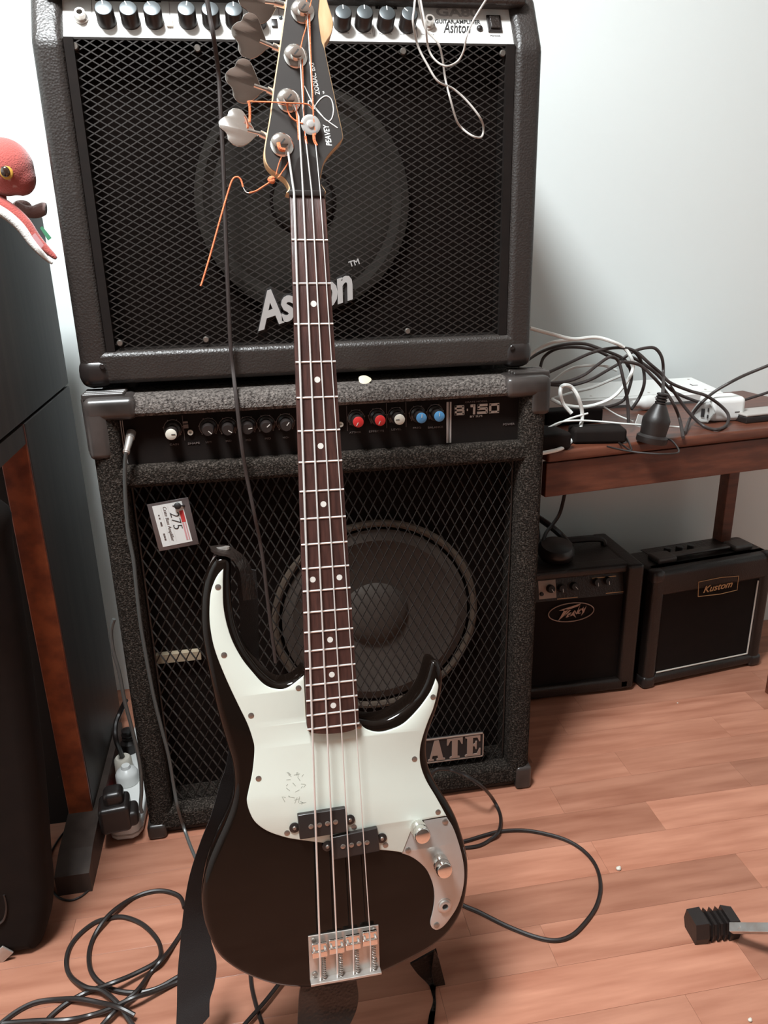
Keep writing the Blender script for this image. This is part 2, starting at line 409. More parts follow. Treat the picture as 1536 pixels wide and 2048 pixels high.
# expanded metal grilles
def grille(name, parent, x0, x1, z0, z1, y, w, h, t, d, tilt, m='meshm'):
    g = G(); nx = int((x1-x0)/(w/2)); nz = int((z1-z0)/(h/2))
    wx = (x1-x0)/nx; hz = (z1-z0)/nz
    for i in range(nx):
        for j in range(nz):
            s = 1 if (i+j) % 2 == 0 else -1
            a = Vector((x0+i*wx, y, z0+(j if s > 0 else j+1)*hz)); b = Vector((x0+(i+1)*wx, y, z0+(j+1 if s > 0 else j)*hz))
            dr = (b-a).normalized(); pe = Vector((-dr.z, 0, dr.x))
            if (pe.z > 0 if w > h else pe.x > 0): pe = -pe
            nn = Vector((0,-1,0))
            u = (pe*math.cos(tilt)+nn*math.sin(tilt))*t/2; v_ = (-pe*math.sin(tilt)+nn*math.cos(tilt))*d/2
            g.add([a-u-v_, a+u-v_, a+u+v_, a-u+v_, b-u-v_, b+u-v_, b+u+v_, b-u+v_],
                  [(0,1,5,4),(1,2,6,5),(2,3,7,6),(3,0,4,7)])
    # border strip
    e = .0012
    for q in ((x0-e,x1+e,z0-e,z0+e),(x0-e,x1+e,z1-e,z1+e),(x0-e,x0+e,z0,z1),(x1-e,x1+e,z0,z1)): g.box(q[0],q[1],y-.0008,y+.0008,q[2],q[3])
    o = mk(name, g, m, parent, sm=0); o['kind'] = 'stuff'; return o
gx0, gx1 = CX0+ft+.004, CX1-ft-.004
grille('metal_grille', amp, gx0, gx1, .052, zp0-.036, CY+.030, .0163, .031, .0026, .0008, math.radians(46))
# control panel
PY = CY+.022; FP = FR(PY)
mk('control_panel', G().box(CX0+ft*.6, CX1-ft*.6, PY, PY+.02, zp0-.004, CZ-.02), 'black', amp)
pr = G()
def pline(x0,y0,x1,y1,w_=.0006):
    a, b = P(x0,y0,y=PY-.0005), P(x1,y1,y=PY-.0005)
    if abs(a.x-b.x) < abs(a.z-b.z): x_=(a.x+b.x)/2; pr.box(x_-w_/2,x_+w_/2,PY-.0008,PY+.001,min(a.z,b.z),max(a.z,b.z))
    else: z_=(a.z+b.z)/2; pr.box(min(a.x,b.x),max(a.x,b.x),PY-.0008,PY+.001,z_-w_/2,z_+w_/2)
for x,y in ((367,845),(694,826),(773,820),(812,818)): pline(x,y-14,x,y+36)
zz = P(640,894,y=PY).z
for (x,y,r) in ((346,857,.0135),(417,854,.0138),(456,853,.0138),(495,851,.0138),(532,848,.0138),(571,845,.0138),(712,836,.013),(754,833,.013),(792,831,.013),(835,828,.013),(870,825,.013)):
    c = P(x,y,y=PY-.001)
    pr.tube([(c.x+r*math.cos(math.radians(a)), c.y, c.z+r*math.sin(math.radians(a))) for a in range(-45,226,15)], .0005, n=4, sm=0)
    for a in range(-45,226,54): pr.box(-.0008,.0008,r,r+.0015,0,.0006, T(c) @ frame((0,0,0),(1,0,0),(0,0,1)) @ RZ(a-90))
o_ = mk('panel_print', pr, 'printdim', amp, sm=0); o_['kind'] = 'stuff'
for (xa,wd) in ((234,.004),(240,.0012),(244,.0008),(895,.0035),(901,.0028),(1047,.003),(1052,.002)):
    c = P(xa, 860, y=PY); c0 = P(xa, 838 if xa<300 else 800, y=PY)
    mk('trim_strip', G().box(c0.x-wd/2, c0.x+wd/2, PY-.0012, PY+.001, zp0, CZ-.034), 'silver', amp)
cap = {'wknob':None}
kb = proto(G().lathe([(.0125,0),(.0125,.003),(.0095,.005),(.0085,.024),(.0078,.025)], n=24), 'plastic')
for (x,y,c_,ang) in ((345,861,'wknob',-90),(417,854,None,-135),(456,853,None,-125),(495,851,None,-80),(532,848,None,-50),(571,845,None,-40),
                 (712,837,'red',150),(755,834,'red',155),(793,832,'wknob',90),(836,829,'blue',-5),(871,826,'blue',0)):
    c = P(x,y,y=PY); M = frame(c,(1,0,0),(0,0,1))
    k = inst('knob', kb, M, amp)
    if c_:
        inst('knob_cap', proto(G().lathe([(.0082,.0245),(.0082,.0268),(.0076,.0272)], n=24), c_), M, k)['label'] = {'red':'red knob cap','blue':'blue knob cap','wknob':'off-white knob cap'}[c_]
    inst('knob_pointer', proto(G().box(-.0005,.0005,.0005,.0062,.025,.0278) if c_ else G().box(-.0006,.0006,.001,.0072,.0248,.0256), 'print' if c_!='wknob' else 'ink',0), M @ RZ(ang), k)
for (x,y,s) in ((372,852,1),(371,844,.5)):
    c = P(x,y,y=PY); mk('push_button', G().box(c.x-.0035,c.x+.0035,PY-.003,PY,c.z-.003*s,c.z+.003*s), 'printdim', amp)
for (x,y) in ((381,864),(681,848)):
    inst('jack_socket', proto(G().lathe([(.0042,0),(.0042,.004),(.002,.004),(.002,.001)], n=16), 'wknob'), frame(P(x,y,y=PY),(1,0,0),(0,0,1)), amp)
def ontext(s, x0, y0, x1, h, yy, m, parent, name='lettering', bold=0, shear=0, sp=1, ext=.0008, lab=None):
    a = P(x0,y0,y=yy); b = P(x1,y0,y=yy)
    o = mk(name, text(s, frame((a.x, yy, a.z), (1,0,0), (0,0,1)), b.x-a.x, h, ext, bold, shear, sp), m, parent, sm=0)
    return o
a_ = P(909,831,y=PY-.0005); b_ = P(998,831,y=PY-.0005); W_ = b_.x-a_.x; H_ = .0165; g = G(); t_ = .0038
def blk(x0,x1,z0,z1): g.rbox(a_.x+x0*W_, a_.x+x1*W_, a_.y-.0008, a_.y, a_.z+z0*H_, a_.z+z1*H_, .0006, None, 2)
tw_ = t_/W_; th_ = .26
for q in ((0,tw_,0,1),(0,.215,0,th_),(0,.200,.5-th_/2,.5+th_/2),(0,.205,1-th_,1),(.22-tw_,.22,.04,.48),(.212-tw_,.212,.52,.96)): blk(*q)
blk(.268,.298,.38,.60)
for q in ((.41,.41+tw_,0,1),(.35,.44,.72,1)): blk(*q)
for q in ((.51,.735,1-th_,1),(.51,.51+tw_,.45,1),(.51,.73,.40,.40+th_),(.74-tw_,.74,.05,.60),(.50,.73,0,th_)): blk(*q)
for q in ((.77,1,1-th_,1),(.77,1,0,th_),(.77,.77+tw_,.05,.95),(1-tw_,1,.05,.95)): blk(*q)
mk('lettering', g, 'print', amp, sm=0)
ontext('BY SLM', 940, 835, 964, .003, PY-.0005, 'print', amp)
ontext('CRATE MODEL', 930, 806, 975, .0026, PY-.0005, 'printdim', amp)
ontext('POWER', 1006, 851, 1029, .0035, PY-.0005, 'printdim', amp)
for s,x0,x1,y in (('GAIN',340,358,891),('SHAPE',376,400,889),('LOW',412,424,886),('MID',452,463,884),('MID',492,502,882),('MID',530,542,879),('HIGH',566,578,877),('ATTACK',699,722,867),('EFFECTS',738,768,865),('LEVEL',783,803,861),('FREQ',826,842,858),('BALANCE',856,886,857)):
    ontext(s, x0, y, x1, .003, PY-.0005, 'printdim', amp)
# corners of the lower amp
def corner(x0, x1, sx, z0, z1, ribs=True):
    g = G()
    g.rbox(min(x0,x1)-.004, max(x0,x1)+.004, CY-.004, CY+.06, z1-.03, z1+.004, .011)
    xa, xb = (x0-.004, x0+.03) if sx < 0 else (x1-.03, x1+.004)
    g.rbox(xa, xb, CY-.0035, CY+.05, z0, z1, .010)
    if ribs:
        for k in range(4):
            y = CY+.014+k*.013
            xr0, xr1 = (x0-.006, x0+.055) if sx < 0 else (x1-.055, x1+.006)
            g.rbox(xr0, xr1, y, y+.007, z1-.006, z1+.009, .003)
            g.rbox(*((x0-.007, x0+.004) if sx<0 else (x1-.004, x1+.007)), y, y+.006, z0+.01, z1+.003, .0028)
    return mk('corner_protector', g, 'corner', amp, wn=True)
corner(CX0, CX0+.068, -1, CZ-.088, CZ); corner(CX1-.068, CX1, 1, CZ-.06, CZ)
g = G().rbox(CX0-.003, CX0+.03, CY-.004, CY+.05, .0, .03, .007); mk('corner_protector', g, 'corner', amp, wn=True)
g = G().rbox(CX1-.028, CX1+.003, CY-.004, CY+.05, .0, .05, .007); mk('corner_protector', g, 'corner', amp, wn=True)
# badge
BGY = CY+.024; FB = FR(BGY)
b0 = P(776, 1528, y=BGY); b1 = P(967, 1464, y=BGY); bz0 = P(965,1511,y=BGY).z; bz1 = b1.z; bx0, bx1 = b0.x, b1.x
bd = mk('name_badge', G().rbox(bx0, bx1, BGY-.001, BGY+.004, bz0, bz1, .001), 'ink', amp, wn=True)
g = G(); e = .0018
for q in ((bx0,bx1,bz0,bz0+e),(bx0,bx1,bz1-e,bz1),(bx0,bx0+e,bz0,bz1),(bx1-e,bx1,bz0,bz1)): g.box(q[0],q[1],BGY-.003,BGY,q[2],q[3])
hh = bz1-bz0-.008; ww = (bx1-bx0-.008)/5
LT = {'T':[[(0,1),(1,1),(1,.68),(.93,.68),(.80,.88),(.68,.9),(.68,.10),(.82,.07),(.82,0),(.18,0),(.18,.07),(.32,.10),(.32,.9),(.2,.88),(.07,.68),(0,.68)]],
 'E':[[(0,1),(.97,1),(.97,.70),(.90,.70),(.78,.90),(.50,.91),(.50,.58),(.62,.60),(.68,.72),(.75,.72),(.75,.32),(.68,.32),(.62,.47),(.50,.49),(.50,.09),(.78,.10),(.92,.34),(1,.34),(1,0),(0,0),(0,.07),(.13,.1),(.13,.9),(0,.93)]],
 'A':[[(.36,1),(.64,1),(.92,.1),(1.04,.07),(1.04,0),(.50,0),(.50,.07),(.60,.1),(.56,.25),(.24,.25),(.20,.1),(.32,.07),(.32,0),(-.04,0),(-.04,.07),(.06,.1)]],
 'R':[[(0,1),(.6,1),(.85,.93),(.9,.75),(.85,.58),(.66,.5),(.84,.42),(.88,.1),(1,.08),(1,0),(.68,0),(.55,.1),(.5,.42),(.45,.46),(.45,.1),(.55,.07),(.55,0),(0,0),(0,.07),(.12,.1),(.12,.9),(0,.93)]],
 'C':[[(1,1),(1,.65),(.93,.65),(.8,.88),(.6,.92),(.45,.8),(.42,.5),(.45,.2),(.6,.08),(.82,.14),(.94,.36),(1,.34),(.95,.1),(.6,0),(.25,.05),(.05,.25),(0,.5),(.05,.75),(.25,.95),(.6,1),(.8,.95),(.93,1)]]}
for i, ch in enumerate('CRATE'):
    for poly in LT[ch]: g.prism([(bx0+.005+ww*(i+.06+.86*x), bz0+.004+hh*y) for x,y in poly], .0, .0018, frame((0,BGY-.001,0),(1,0,0),(0,0,1)))
mk('badge_letters', g, 'rosebadge', bd, sm=0)
# ================================================================== UPPER AMP
AY, AZ0 = 1.198, .800
kl = P(60, 88, y=AY); kr = P(1088, 84, y=AY); AZK = (kl.z+kr.z)/2
AX0 = P(157,720,y=AY).x; AX1 = P(1062,690,y=AY).x
AX0 = (AX0+kl.x)/2; AX1 = (AX1+kr.x)/2
AZT = AZK+.075; TIL = math.radians(30); AYT = AY+.075*math.tan(TIL); AYB = AY+.36
ash = thing('guitar_amplifier', ((AX0+AX1)/2, (AY+AYB)/2, AZ0), 'black vinyl guitar amplifier with silver control panel, stacked on top of the carpeted bass amplifier', 'amplifier')
def side(x0, x1, name='side_panel', m='vinyl', r=.011):
    pts = [(AY, AZ0+.02),(AY, AZK),(AYT, AZT),(AYB, AZT),(AYB, AZ0),(AY+.02, AZ0)]
    q = []
    M = frame((x0,0,0),(0,1,0),(0,0,1))
    bm = bmesh.new(); a = [bm.verts.new((x0,y,z)) for y,z in pts]; b = [bm.verts.new((x1,y,z)) for y,z in pts]
    bm.faces.new(a[::-1]); bm.faces.new(b)
    for i in range(len(pts)): j=(i+1)%len(pts); bm.faces.new((a[i],a[j],b[j],b[i]))
    bmesh.ops.recalc_face_normals(bm, faces=bm.faces)
    bmesh.ops.bevel(bm, geom=bm.edges[:], offset=r, segments=4, profile=.5, affect='EDGES')
    bm.verts.index_update(); g = G().add([v.co[:] for v in bm.verts],[[v.index for v in f.verts] for f in bm.faces]); bm.free()
    return mk(name, g, m, ash, wn=True)
FW = .040
side(AX0, AX0+FW); side(AX1-FW, AX1, m='vinyl_worn')
zb = P(600, 688, y=AY).z
mk('bottom_bar', G().rbox(AX0+.02, AX1-.02, AY, AY+.06, AZ0+.002, zb, .009), 'vinyl', ash, wn=True)
mk('cabinet_shell', G().box(AX0+.02, AX1-.02, AY+.06, AYB-.004, AZ0+.004, AZT-.004), 'dark', ash)
GA = AY+.014
tn = Vector((0, -math.cos(TIL), math.sin(TIL))); tv = Vector((0, math.sin(TIL), math.cos(TIL)))
po = Vector((0, GA, AZK+.006))
FPn = frame(po, (1,0,0), tv)                      # slanted control panel frame
px0, px1 = loc2(FPn, 122, 60).x, loc2(FPn, 1026, 75).x
mk('control_panel', G().box(px0, px1, 0, .085, -.003, 0, FPn), 'panel', ash, sm=0)
mk('top_board', G().rbox(AX0+.02, AX1-.02, AY+.018, AYB, AZT-.020, AZT+.0, .006), 'vinyl', ash, wn=True)
for s,x in ((-1,AX0+FW),(1,AX1-FW)):
    mk('inner_trim', G().box(min(x,x+s*-.012),max(x,x+s*-.012), GA-.008, GA+.03, AZ0+.03, AZK+.004), 'black', ash)
# baffle + speaker
ABY = GA+.035
mk('baffle', G().box(AX0+FW*.5, AX1-FW*.5, ABY, ABY+.004, AZ0+.01, AZK), 'dark', ash)
sc = P(607, 405, y=ABY-.004); MS = frame(sc,(1,0,0),(0,0,1)); SR = .158
spk = mk('speaker', G().lathe([(SR,.010),(SR-.012,.012),(SR-.025,.004),(SR-.04,.008),(.05,-.0035)], MS, 64, cap=False), 'cone', ash)
mk('dust_cap', G().ell((0,0,-.004), (.045,.045,.018), MS, 32), 'cone', spk)
grille('metal_grille', ash, AX0+FW+.004, AX1-FW-.004, zb-.006, AZK+.004, GA, .0180, .0102, .0015, .0009, math.radians(6), 'mesh_up')
# screws with cups on the grille
for (x,y) in ((150,93),(395,97),(806,103),(1005,107),(240,686),(412,679),(815,662),(1015,655)):
    c = P(x,y,y=GA-.002); s_ = screw(frame(c,(1,0,0),(0,0,1)), .0048, ash, 'screwm', .003)
# knobs of the upper amp
kb2 = proto(G().lathe([(.0125,0),(.0125,.003),(.0118,.004),(.0118,.021),(.011,.022)], n=28), 'plastic')
kc2 = proto(G().lathe([(.0108,.0218),(.0108,.0226),(.0100,.0229)], n=28), 'knobtop')
kp2 = proto(G().box(-.0006,.0006,.004,.0105,.0225,.0233), 'white', 0)
for i,(x,y) in enumerate(((214,45),(262,46),(309,46),(376,46),(423,47),(469,47),(515,48),(684,52),(726,52),(770,54),(814,55))):
    u,v = loc2(FPn, x, y-2); M = FPn @ T((u,v,0))
    k = inst('knob', kb2, M, ash); inst('knob_cap', kc2, M, k)
    inst('knob_pointer', kp2, M @ RZ([8,20,30,-8,10,0,0,0,0,0,40][i]), k)
for (x,y) in ((163,38),(857,50)):
    u,v = loc2(FPn, x, y); M = FPn @ T((u,v,0))
    j = inst('jack_socket', proto(G().lathe([(.0085,0),(.0085,.003),(.0065,.005),(.0065,.012),(.0040,.012),(.0040,.003)], n=20, cap=False), 'nickel'), M, ash)
    inst('socket_hole', proto(G().lathe([(.0040,.0),(.0040,.004)], n=16), 'ink'), M, j)
for (x,y,c_) in ((340,48,'ivory'),(549,48,'plastic')):
    u,v = loc2(FPn, x, y); mk('slide_switch', G().rbox(u-.004,u+.004,v-.006,v+.006,0,.003,.0008,FPn), c_, ash)
u,v = loc2(FPn, 988, 49)
sw = mk('power_switch', G().rbox(u-.0105,u+.0105,v-.0135,v+.0135,0,.003,.001,FPn), 'plastic', ash, wn=True)
mk('rocker', G().rbox(u-.007,u+.007,v-.010,v+.010,.002,.006,.001,FPn), 'leather', sw, wn=True)
u,v = loc2(FPn, 959, 58); inst('indicator_lamp', proto(G().lathe([(.0045,0),(.0045,.002),(.003,.004),(.001,.0045)], n=16), 'plastic'), FPn @ T((u,v,0)), ash)
for (x,y) in ((534,36),(561,36)):
    u,v = loc2(FPn, x, y); inst('indicator_lamp', proto(G().lathe([(.0025,0),(.0025,.002),(.001,.003)], n=12), 'knobtop'), FPn @ T((u,v,0)), ash)
pg_ = G()
for x in (185,341,540,560,600,744,747,832,850):
    u,v = loc2(FPn, x, 50); pg_.box(u-.0003,u+.0003,.008,.062,0,.0003,FPn)
for x0,x1,yy in ((744,832,74),(850,1010,76)):
    pass
mk('panel_lines', pg_, 'printdim', ash, sm=0)
def ptext(s, x0, x1, y, h, m, bold=0, shear=0, name='lettering'):
    u0,v0 = loc2(FPn, x0, y); u1,_ = loc2(FPn, x1, y)
    return mk(name, text(s, FPn @ T((u0,v0,.0002)), u1-u0, h, .0004, bold, shear), m, ash, sm=0)
ptext('GUITAR AMPLIFIER', 870, 961, 47, .0065, 'ink', .02)
ptext('Ashton', 887, 942, 66, .0175, 'ink', .012, .35)
ptext('GA80', 873, 958, 33, .0150, 'silver', .03)
ptext('POWER', 981, 1001, 73, .0018, 'ink')
for s,x0,x1,y in (('VOLUME',672,698,67),('MIDDLE',716,742,68),('MASTER',758,784,69),('LEVEL',800,826,69),('PHONES',842,868,70)): ptext(s,x0,x1,y,.0020,'silver')
u0,v0 = loc2(FPn, 751, 18); u1,_ = loc2(FPn, 794, 18)
pl = mk('label_plate', G().rbox(u0,u1,v0,v0+.008,0,.0005,.0002,FPn), 'leather', ash)
mk('lettering', text('MASTER', FPn @ T((u0+.004,v0+.0018,.0006)), u1-u0-.008, .0042, .0003), 'silver', pl, sm=0)
u0,v0 = loc2(FPn, 190, 2); u1,_ = loc2(FPn, 322, 2)
pl = mk('label_plate', G().rbox(u0,u1,v0,v0+.008,0,.0005,.0002,FPn), 'leather', ash)
mk('lettering', text('OVERDRIVE CHANNEL', FPn @ T((u0+.02,v0+.0018,.0006)), u1-u0-.04, .0040, .0003), 'silver', pl, sm=0)
# big badge: Ashton lettering on black backing, on a slight slope upwards
ba = P(517, 663, y=GA-.004); bb = P(716, 612, y=GA-.004)
FA = frame((ba.x, GA-.004, ba.z), (bb.x-ba.x, 0, bb.z-ba.z+.012), (0,0,1))
wA = .158
bk = mk('badge_backing', text('Ashton', FA @ T((-.003,-.003,-.0025)), wA+.006, .058, .002, .055, .38, .92), 'ink', ash, sm=0)
mk('badge_letters', text('Ashton', FA, wA, .052, .003, .028, .38, .92), 'silver', bk, sm=0)
mk('badge_letters', text('TM', FA @ T((wA+.003,.046,0)), .016, .008, .001, .02), 'silver', bk, sm=0)
for x0,s in ((AX0,-1),(AX1,1)):
    xa, xb = (x0-.004, x0+.046) if s<0 else (x0-.046, x0+.004)
    g = G().rbox(xa, xb, AY-.004, AY+.07, AZ0-.004, AZ0+.042, .018, seg=5)
    cp = mk('corner_protector', g, 'plastic', ash, wn=True)
    c = Vector(((xa+xb)/2-s*.012, AY-.004, AZ0+.030)); screw(frame(c,(1,0,0),(0,0,1)), .0042, cp, 'plastic', .002)
for x in (AX0+.06, AX1-.06):
    for y in (AY+.05, AYB-.05): inst('rubber_foot', proto(G().lathe([(.016,0),(.014,-.013)], n=20),'rubber'), T((x,y,AZ0+.004)), ash)
# ================================================================== BASS
dn, ds = ray(612,385), ray(690,1900)
NUT = EYE + dn*(.895/dn.y); SAD = EYE + ds*(.6901/ds.y)
ub = (NUT-SAD).normalized(); SL = (NUT-SAD).length
r0 = Vector((1,0,0)); r0 -= r0.dot(ub)*ub; r0.normalize(); n0 = r0.cross(ub)
ph = math.radians(-3); rb = r0*math.cos(ph)+n0*math.sin(ph); nb = rb.cross(ub)
MB = frame(SAD - nb*.014, rb, ub)          # body face = z 0, saddles at y 0, nut at y=SL
def B2(px, py, h=0): return tuple(loc2(MB, px, py, h))
def BM(px, py, h=0): u,v = loc2(MB,px,py,h); return MB @ T((u,v,h))
bass = thing('bass_guitar', MB @ Vector((0,-.09,-.03)), 'black electric bass guitar with white pickguard, propped upright in front of the amplifiers', 'guitar')
def curve(*segs, k=6, h=0):
    o = []
    for s in segs: o += [tuple(p) for p in cat([Vector(B2(x,y,h)) for x,y in s], k)][:-1]
    return o
body = [(446,1113),(457,1116),(463,1130),(462,1165),(464,1205),(471,1248),(486,1290),(507,1322),(530,1349),(555,1366),(580,1364),(599,1352),(612,1342),(650,1400),(700,1432),
 (728,1441),(750,1443),(775,1438),(805,1421),(832,1397),(849,1368),(857,1343),(862,1327),(870,1322),(880,1328),(887,1350),(886,1380),(879,1410),(869,1440),(859,1468),(855,1497),(857,1525),(865,1552),(880,1580),(898,1608),(915,1640),(927,1675),(936,1710),(939,1745),(936,1785),(926,1826),(903,1865),(868,1896),(821,1923),(762,1951),(711,1968),(655,1978),(600,1980),(547,1974),(493,1955),(454,1931),(430,1904),(411,1857),(403,1810),(405,1771),(415,1732),(432,1690),(450,1650),(464,1610),(469,1570),(465,1530),(455,1495),(443,1455),(431,1410),(420,1360),(411,1315),(404,1270),(402,1229),(404,1190),(412,1150),(425,1123),(436,1115)]
bo = [tuple(p) for p in cat([Vector(B2(x,y)) for x,y in body], 3, True)]
mk('body', G().rprism(bo, -.040, 0, .0085, MB, 5), 'lacquer', bass, sm=50)
pgd = curve([(447,1138),(446,1172),(448,1221),(461,1273),(482,1315),(506,1346),(529,1370),(553,1379),(576,1376),(608,1352)],
 [(608,1352),(612,1440)],[(612,1440),(716,1430)],
 [(716,1430),(720,1446),(733,1459),(757,1465),(782,1460),(809,1447),(837,1419),(859,1389),(868,1370),(872,1358)],
 [(872,1358),(877,1370),(875,1386),(867,1417),(856,1444),(845,1477),(840,1504),(842,1532),(853,1562),(872,1594),(893,1632)],
 [(893,1632),(842,1641)],[(842,1641),(832,1646),(824,1658),(805,1706)],[(805,1706),(790,1703),(758,1700)],[(758,1700),(598,1680)],
 [(598,1680),(571,1675),(536,1663),(512,1646),(500,1626),(494,1603),(497,1583),(505,1545),(509,1500),(505,1477),(495,1448),(480,1417),(459,1373),(441,1331),(428,1294),(421,1258),(419,1227),(421,1190),(427,1168),(436,1150),(447,1138)], h=.0025)
pg = mk('pickguard', G().rprism(pgd, 0.0002, .0025, .0008, MB, 2, both=False), 'guard', bass, sm=50)
for x,y in ((436,1174),(448,1310),(502,1431),(597,1376),(517,1557),(574,1666),(866,1394),(829,1518),(876,1624),(708,1654),(771,1690),(718,1452)):
    screw(BM(x,y,.0025), .0034, pg, 'screwm', .0006)
    inst('slot', slot_mesh(.0034,.0006), BM(x,y,.0025), pg) if False else None
# smudges on the guard
random.seed(3); g = G()
for k in range(26):
    x = 565+random.uniform(0,46); y = 1545+random.uniform(0,62)
    u,v = B2(x,y,.0026); a = random.uniform(0,360); l = random.uniform(.001,.004)
    g.box(-l,l,-.00035,.00035,.00255,.00258, MB @ T((u,v,0)) @ RZ(a))
o_ = mk('scuff_marks', g, 'scuff', pg, sm=0); o_['kind'] = 'stuff'
# control plate
cp = curve([(893,1634),(842,1642)],[(842,1642),(831,1647),(823,1660),(804,1707)],
  [(804,1707),(821,1713),(838,1724),(852,1738),(861,1755),(867,1774),(869,1796),(866,1821),(861,1842),(862,1852),(867,1858),(875,1860),(888,1852),(903,1833),(916,1811),(925,1783),(929,1752),(926,1720),(917,1685),(906,1655),(893,1634)], h=.0015)
cpl = mk('control_plate', G().rprism(cp, 0.0002, .0016, .0006, MB, 2, both=False), 'brush', bass, sm=50)
for x,y in ((890,1643),(816,1700),(873,1850)): screw(BM(x,y,.0016), .0038, cpl, 'screwm', .0012)
kg = G(); pr_ = [(.0100,0),(.0100,.0105),(.0094,.0110),(.0094,.0118),(.0100,.0123),(.0100,.0215),(.0088,.0232),(.0060,.0240)]
n = 48; vv = []; ff = []
for (r,z) in pr_:
    for i in range(n):
        rr = r - (.0004 if (i%2 and r>.0099) else 0); a = 2*math.pi*i/n; vv.append((rr*math.cos(a), rr*math.sin(a), z))
for j in range(len(pr_)-1):
    for i in range(n): ff.append((j*n+i, j*n+(i+1)%n, (j+1)*n+(i+1)%n, (j+1)*n+i))
ff.append(tuple((len(pr_)-1)*n+i for i in range(n)))
kme = proto(kg.add(vv,ff), 'chrome')
for x,y in ((836,1654),(879,1722)): inst('control_knob', kme, BM(x,y,.0016), cpl)
j = inst('output_jack', proto(G().lathe([(.0092,0),(.0092,.0008),(.0072,.0010),(.0072,.0032),(.0055,.0036),(.0038,.0036),(.0036,.0005)], n=24, cap=False), 'nickel'), BM(889,1811,.0016), cpl)
inst('jack_hole', proto(G().lathe([(.0037,.0002),(.0037,.0010)], n=16), 'ink'), BM(889,1811,.0016), j)
# pickups
def quad(pts, z0, z1, h=None): return [B2(x,y,z1 if h is None else h) for x,y in pts]
for (pts, ears, poles) in (
   (((595,1631),(691,1616),(697,1664),(600,1680)), ((589,1656),(700,1640)), ((622,1653),(639,1650),(655,1647),(671,1644))),
   (((661,1676),(755,1656),(760,1703),(666,1721)), ((655,1693),(764,1677)), ((686,1693),(703,1690),(718,1687),(734,1685)))):
    q = quad(pts,0,.0085)
    pk = mk('pickup', G().rprism([tuple(p) for s in range(4) for p in [Vector(q[s]).lerp(Vector(q[(s+1)%4]),t_) for t_ in (.02,.98)]], .001, .0085, .0012, MB, 3, both=False), 'plastic', bass, sm=60)
    for x,y in ears:
        u,v = B2(x,y,.004); g = G().lathe([(.0060,0),(.0060,.0022),(.0054,.0026)], MB @ T((u,v,.0016)), 20); e_ = mk('mounting_ear', g, 'plastic', pk)
        screw(MB @ T((u,v,.0042)), .0024, e_, 'screwm', .0016)
    for x,y in poles: screw(BM(x,y,.0083), .0030, pk, 'screwm', .0010)
# neck / fretboard
def lr(y):  # fretboard edges in px at given px row
    t = (y-390)/(1452-390); return 580+t*(614-580), 650+ (718.5-650)*t
FH = .0105
fb = curve([(580,392),(613.5,1448)],[(613.5,1448),(616,1460),(622,1466),(640,1468),(662,1468),(690,1465),(708,1460),(716,1454),(718.5,1445)],[(718.5,1445),(650,392)],[(650,392),(580,392)], h=FH, k=4)
fbo = mk('fretboard', G().rprism(fb, .0045, FH, .0008, MB, 2, both=False), 'rose', bass, sm=50)
nk = [B2(x,y,.004) for x,y in ((580,392),(612,1440),(717,1440),(650,392))]
g = G(); prf = 7
vv=[];ff=[]
for t_ in (0,.25,.5,.75,1.0):
    a = Vector(nk[0]).lerp(Vector(nk[1]), t_); b = Vector(nk[3]).lerp(Vector(nk[2]), t_)
    for k in range(prf+1):
        an = math.pi*k/prf; c = (a+b)/2; hw = (b-a)/2
        vv.append((c.x-hw.x*math.cos(an), c.y-hw.y*math.cos(an), .0045-.018*math.sin(an)))
for j_ in range(4):
    for k in range(prf): ff.append((j_*(prf+1)+k, j_*(prf+1)+k+1, (j_+1)*(prf+1)+k+1, (j_+1)*(prf+1)+k))
    ff.append((j_*(prf+1)+prf, j_*(prf+1), (j_+1)*(prf+1), (j_+1)*(prf+1)+prf))
mk('neck', g.add(vv,ff,MB), 'maple', bass, sm=50)
# frets from the scale length
el = Vector(B2(580,392,FH)); el2 = Vector(B2(613.5,1448,FH)); er = Vector(B2(650,392,FH)); er2 = Vector(B2(718.5,1445,FH))
def edge(a, b, v): t_ = (v-a.y)/(b.y-a.y); return a.x+(b.x-a.x)*t_
for k in range(1,21):
    v = SL*2**(-k/12); x0 = edge(el,el2,v)+.0002; x1 = edge(er,er2,v)-.0002
    mk('fret', G().tube([(x0,v,FH+.0001),(x1,v,FH+.0001)], .0011, 8, 0, M=MB), 'steel', fbo)
dotm = proto(G().lathe([(.0033,0),(.0033,.00015)], n=20), 'dot', 0)
for k in (3,5,7,9,12,15,17,19):
    v = SL*(2**(-k/12)+2**(-(k-1)/12))/2; x0 = edge(el,el2,v); x1 = edge(er,er2,v)
    for f_ in ((.22,.78) if k == 12 else (.52,)): inst('inlay_dot', dotm, MB @ T((x0+(x1-x0)*f_, v, FH)), fbo)
a = Vector(B2(579,386,FH)); b = Vector(B2(649,386,FH))
mk('nut', G().rbox(a.x, b.x, a.y-.003, a.y+.003, .003, FH+.0018, .0006, MB), 'plastic', bass)
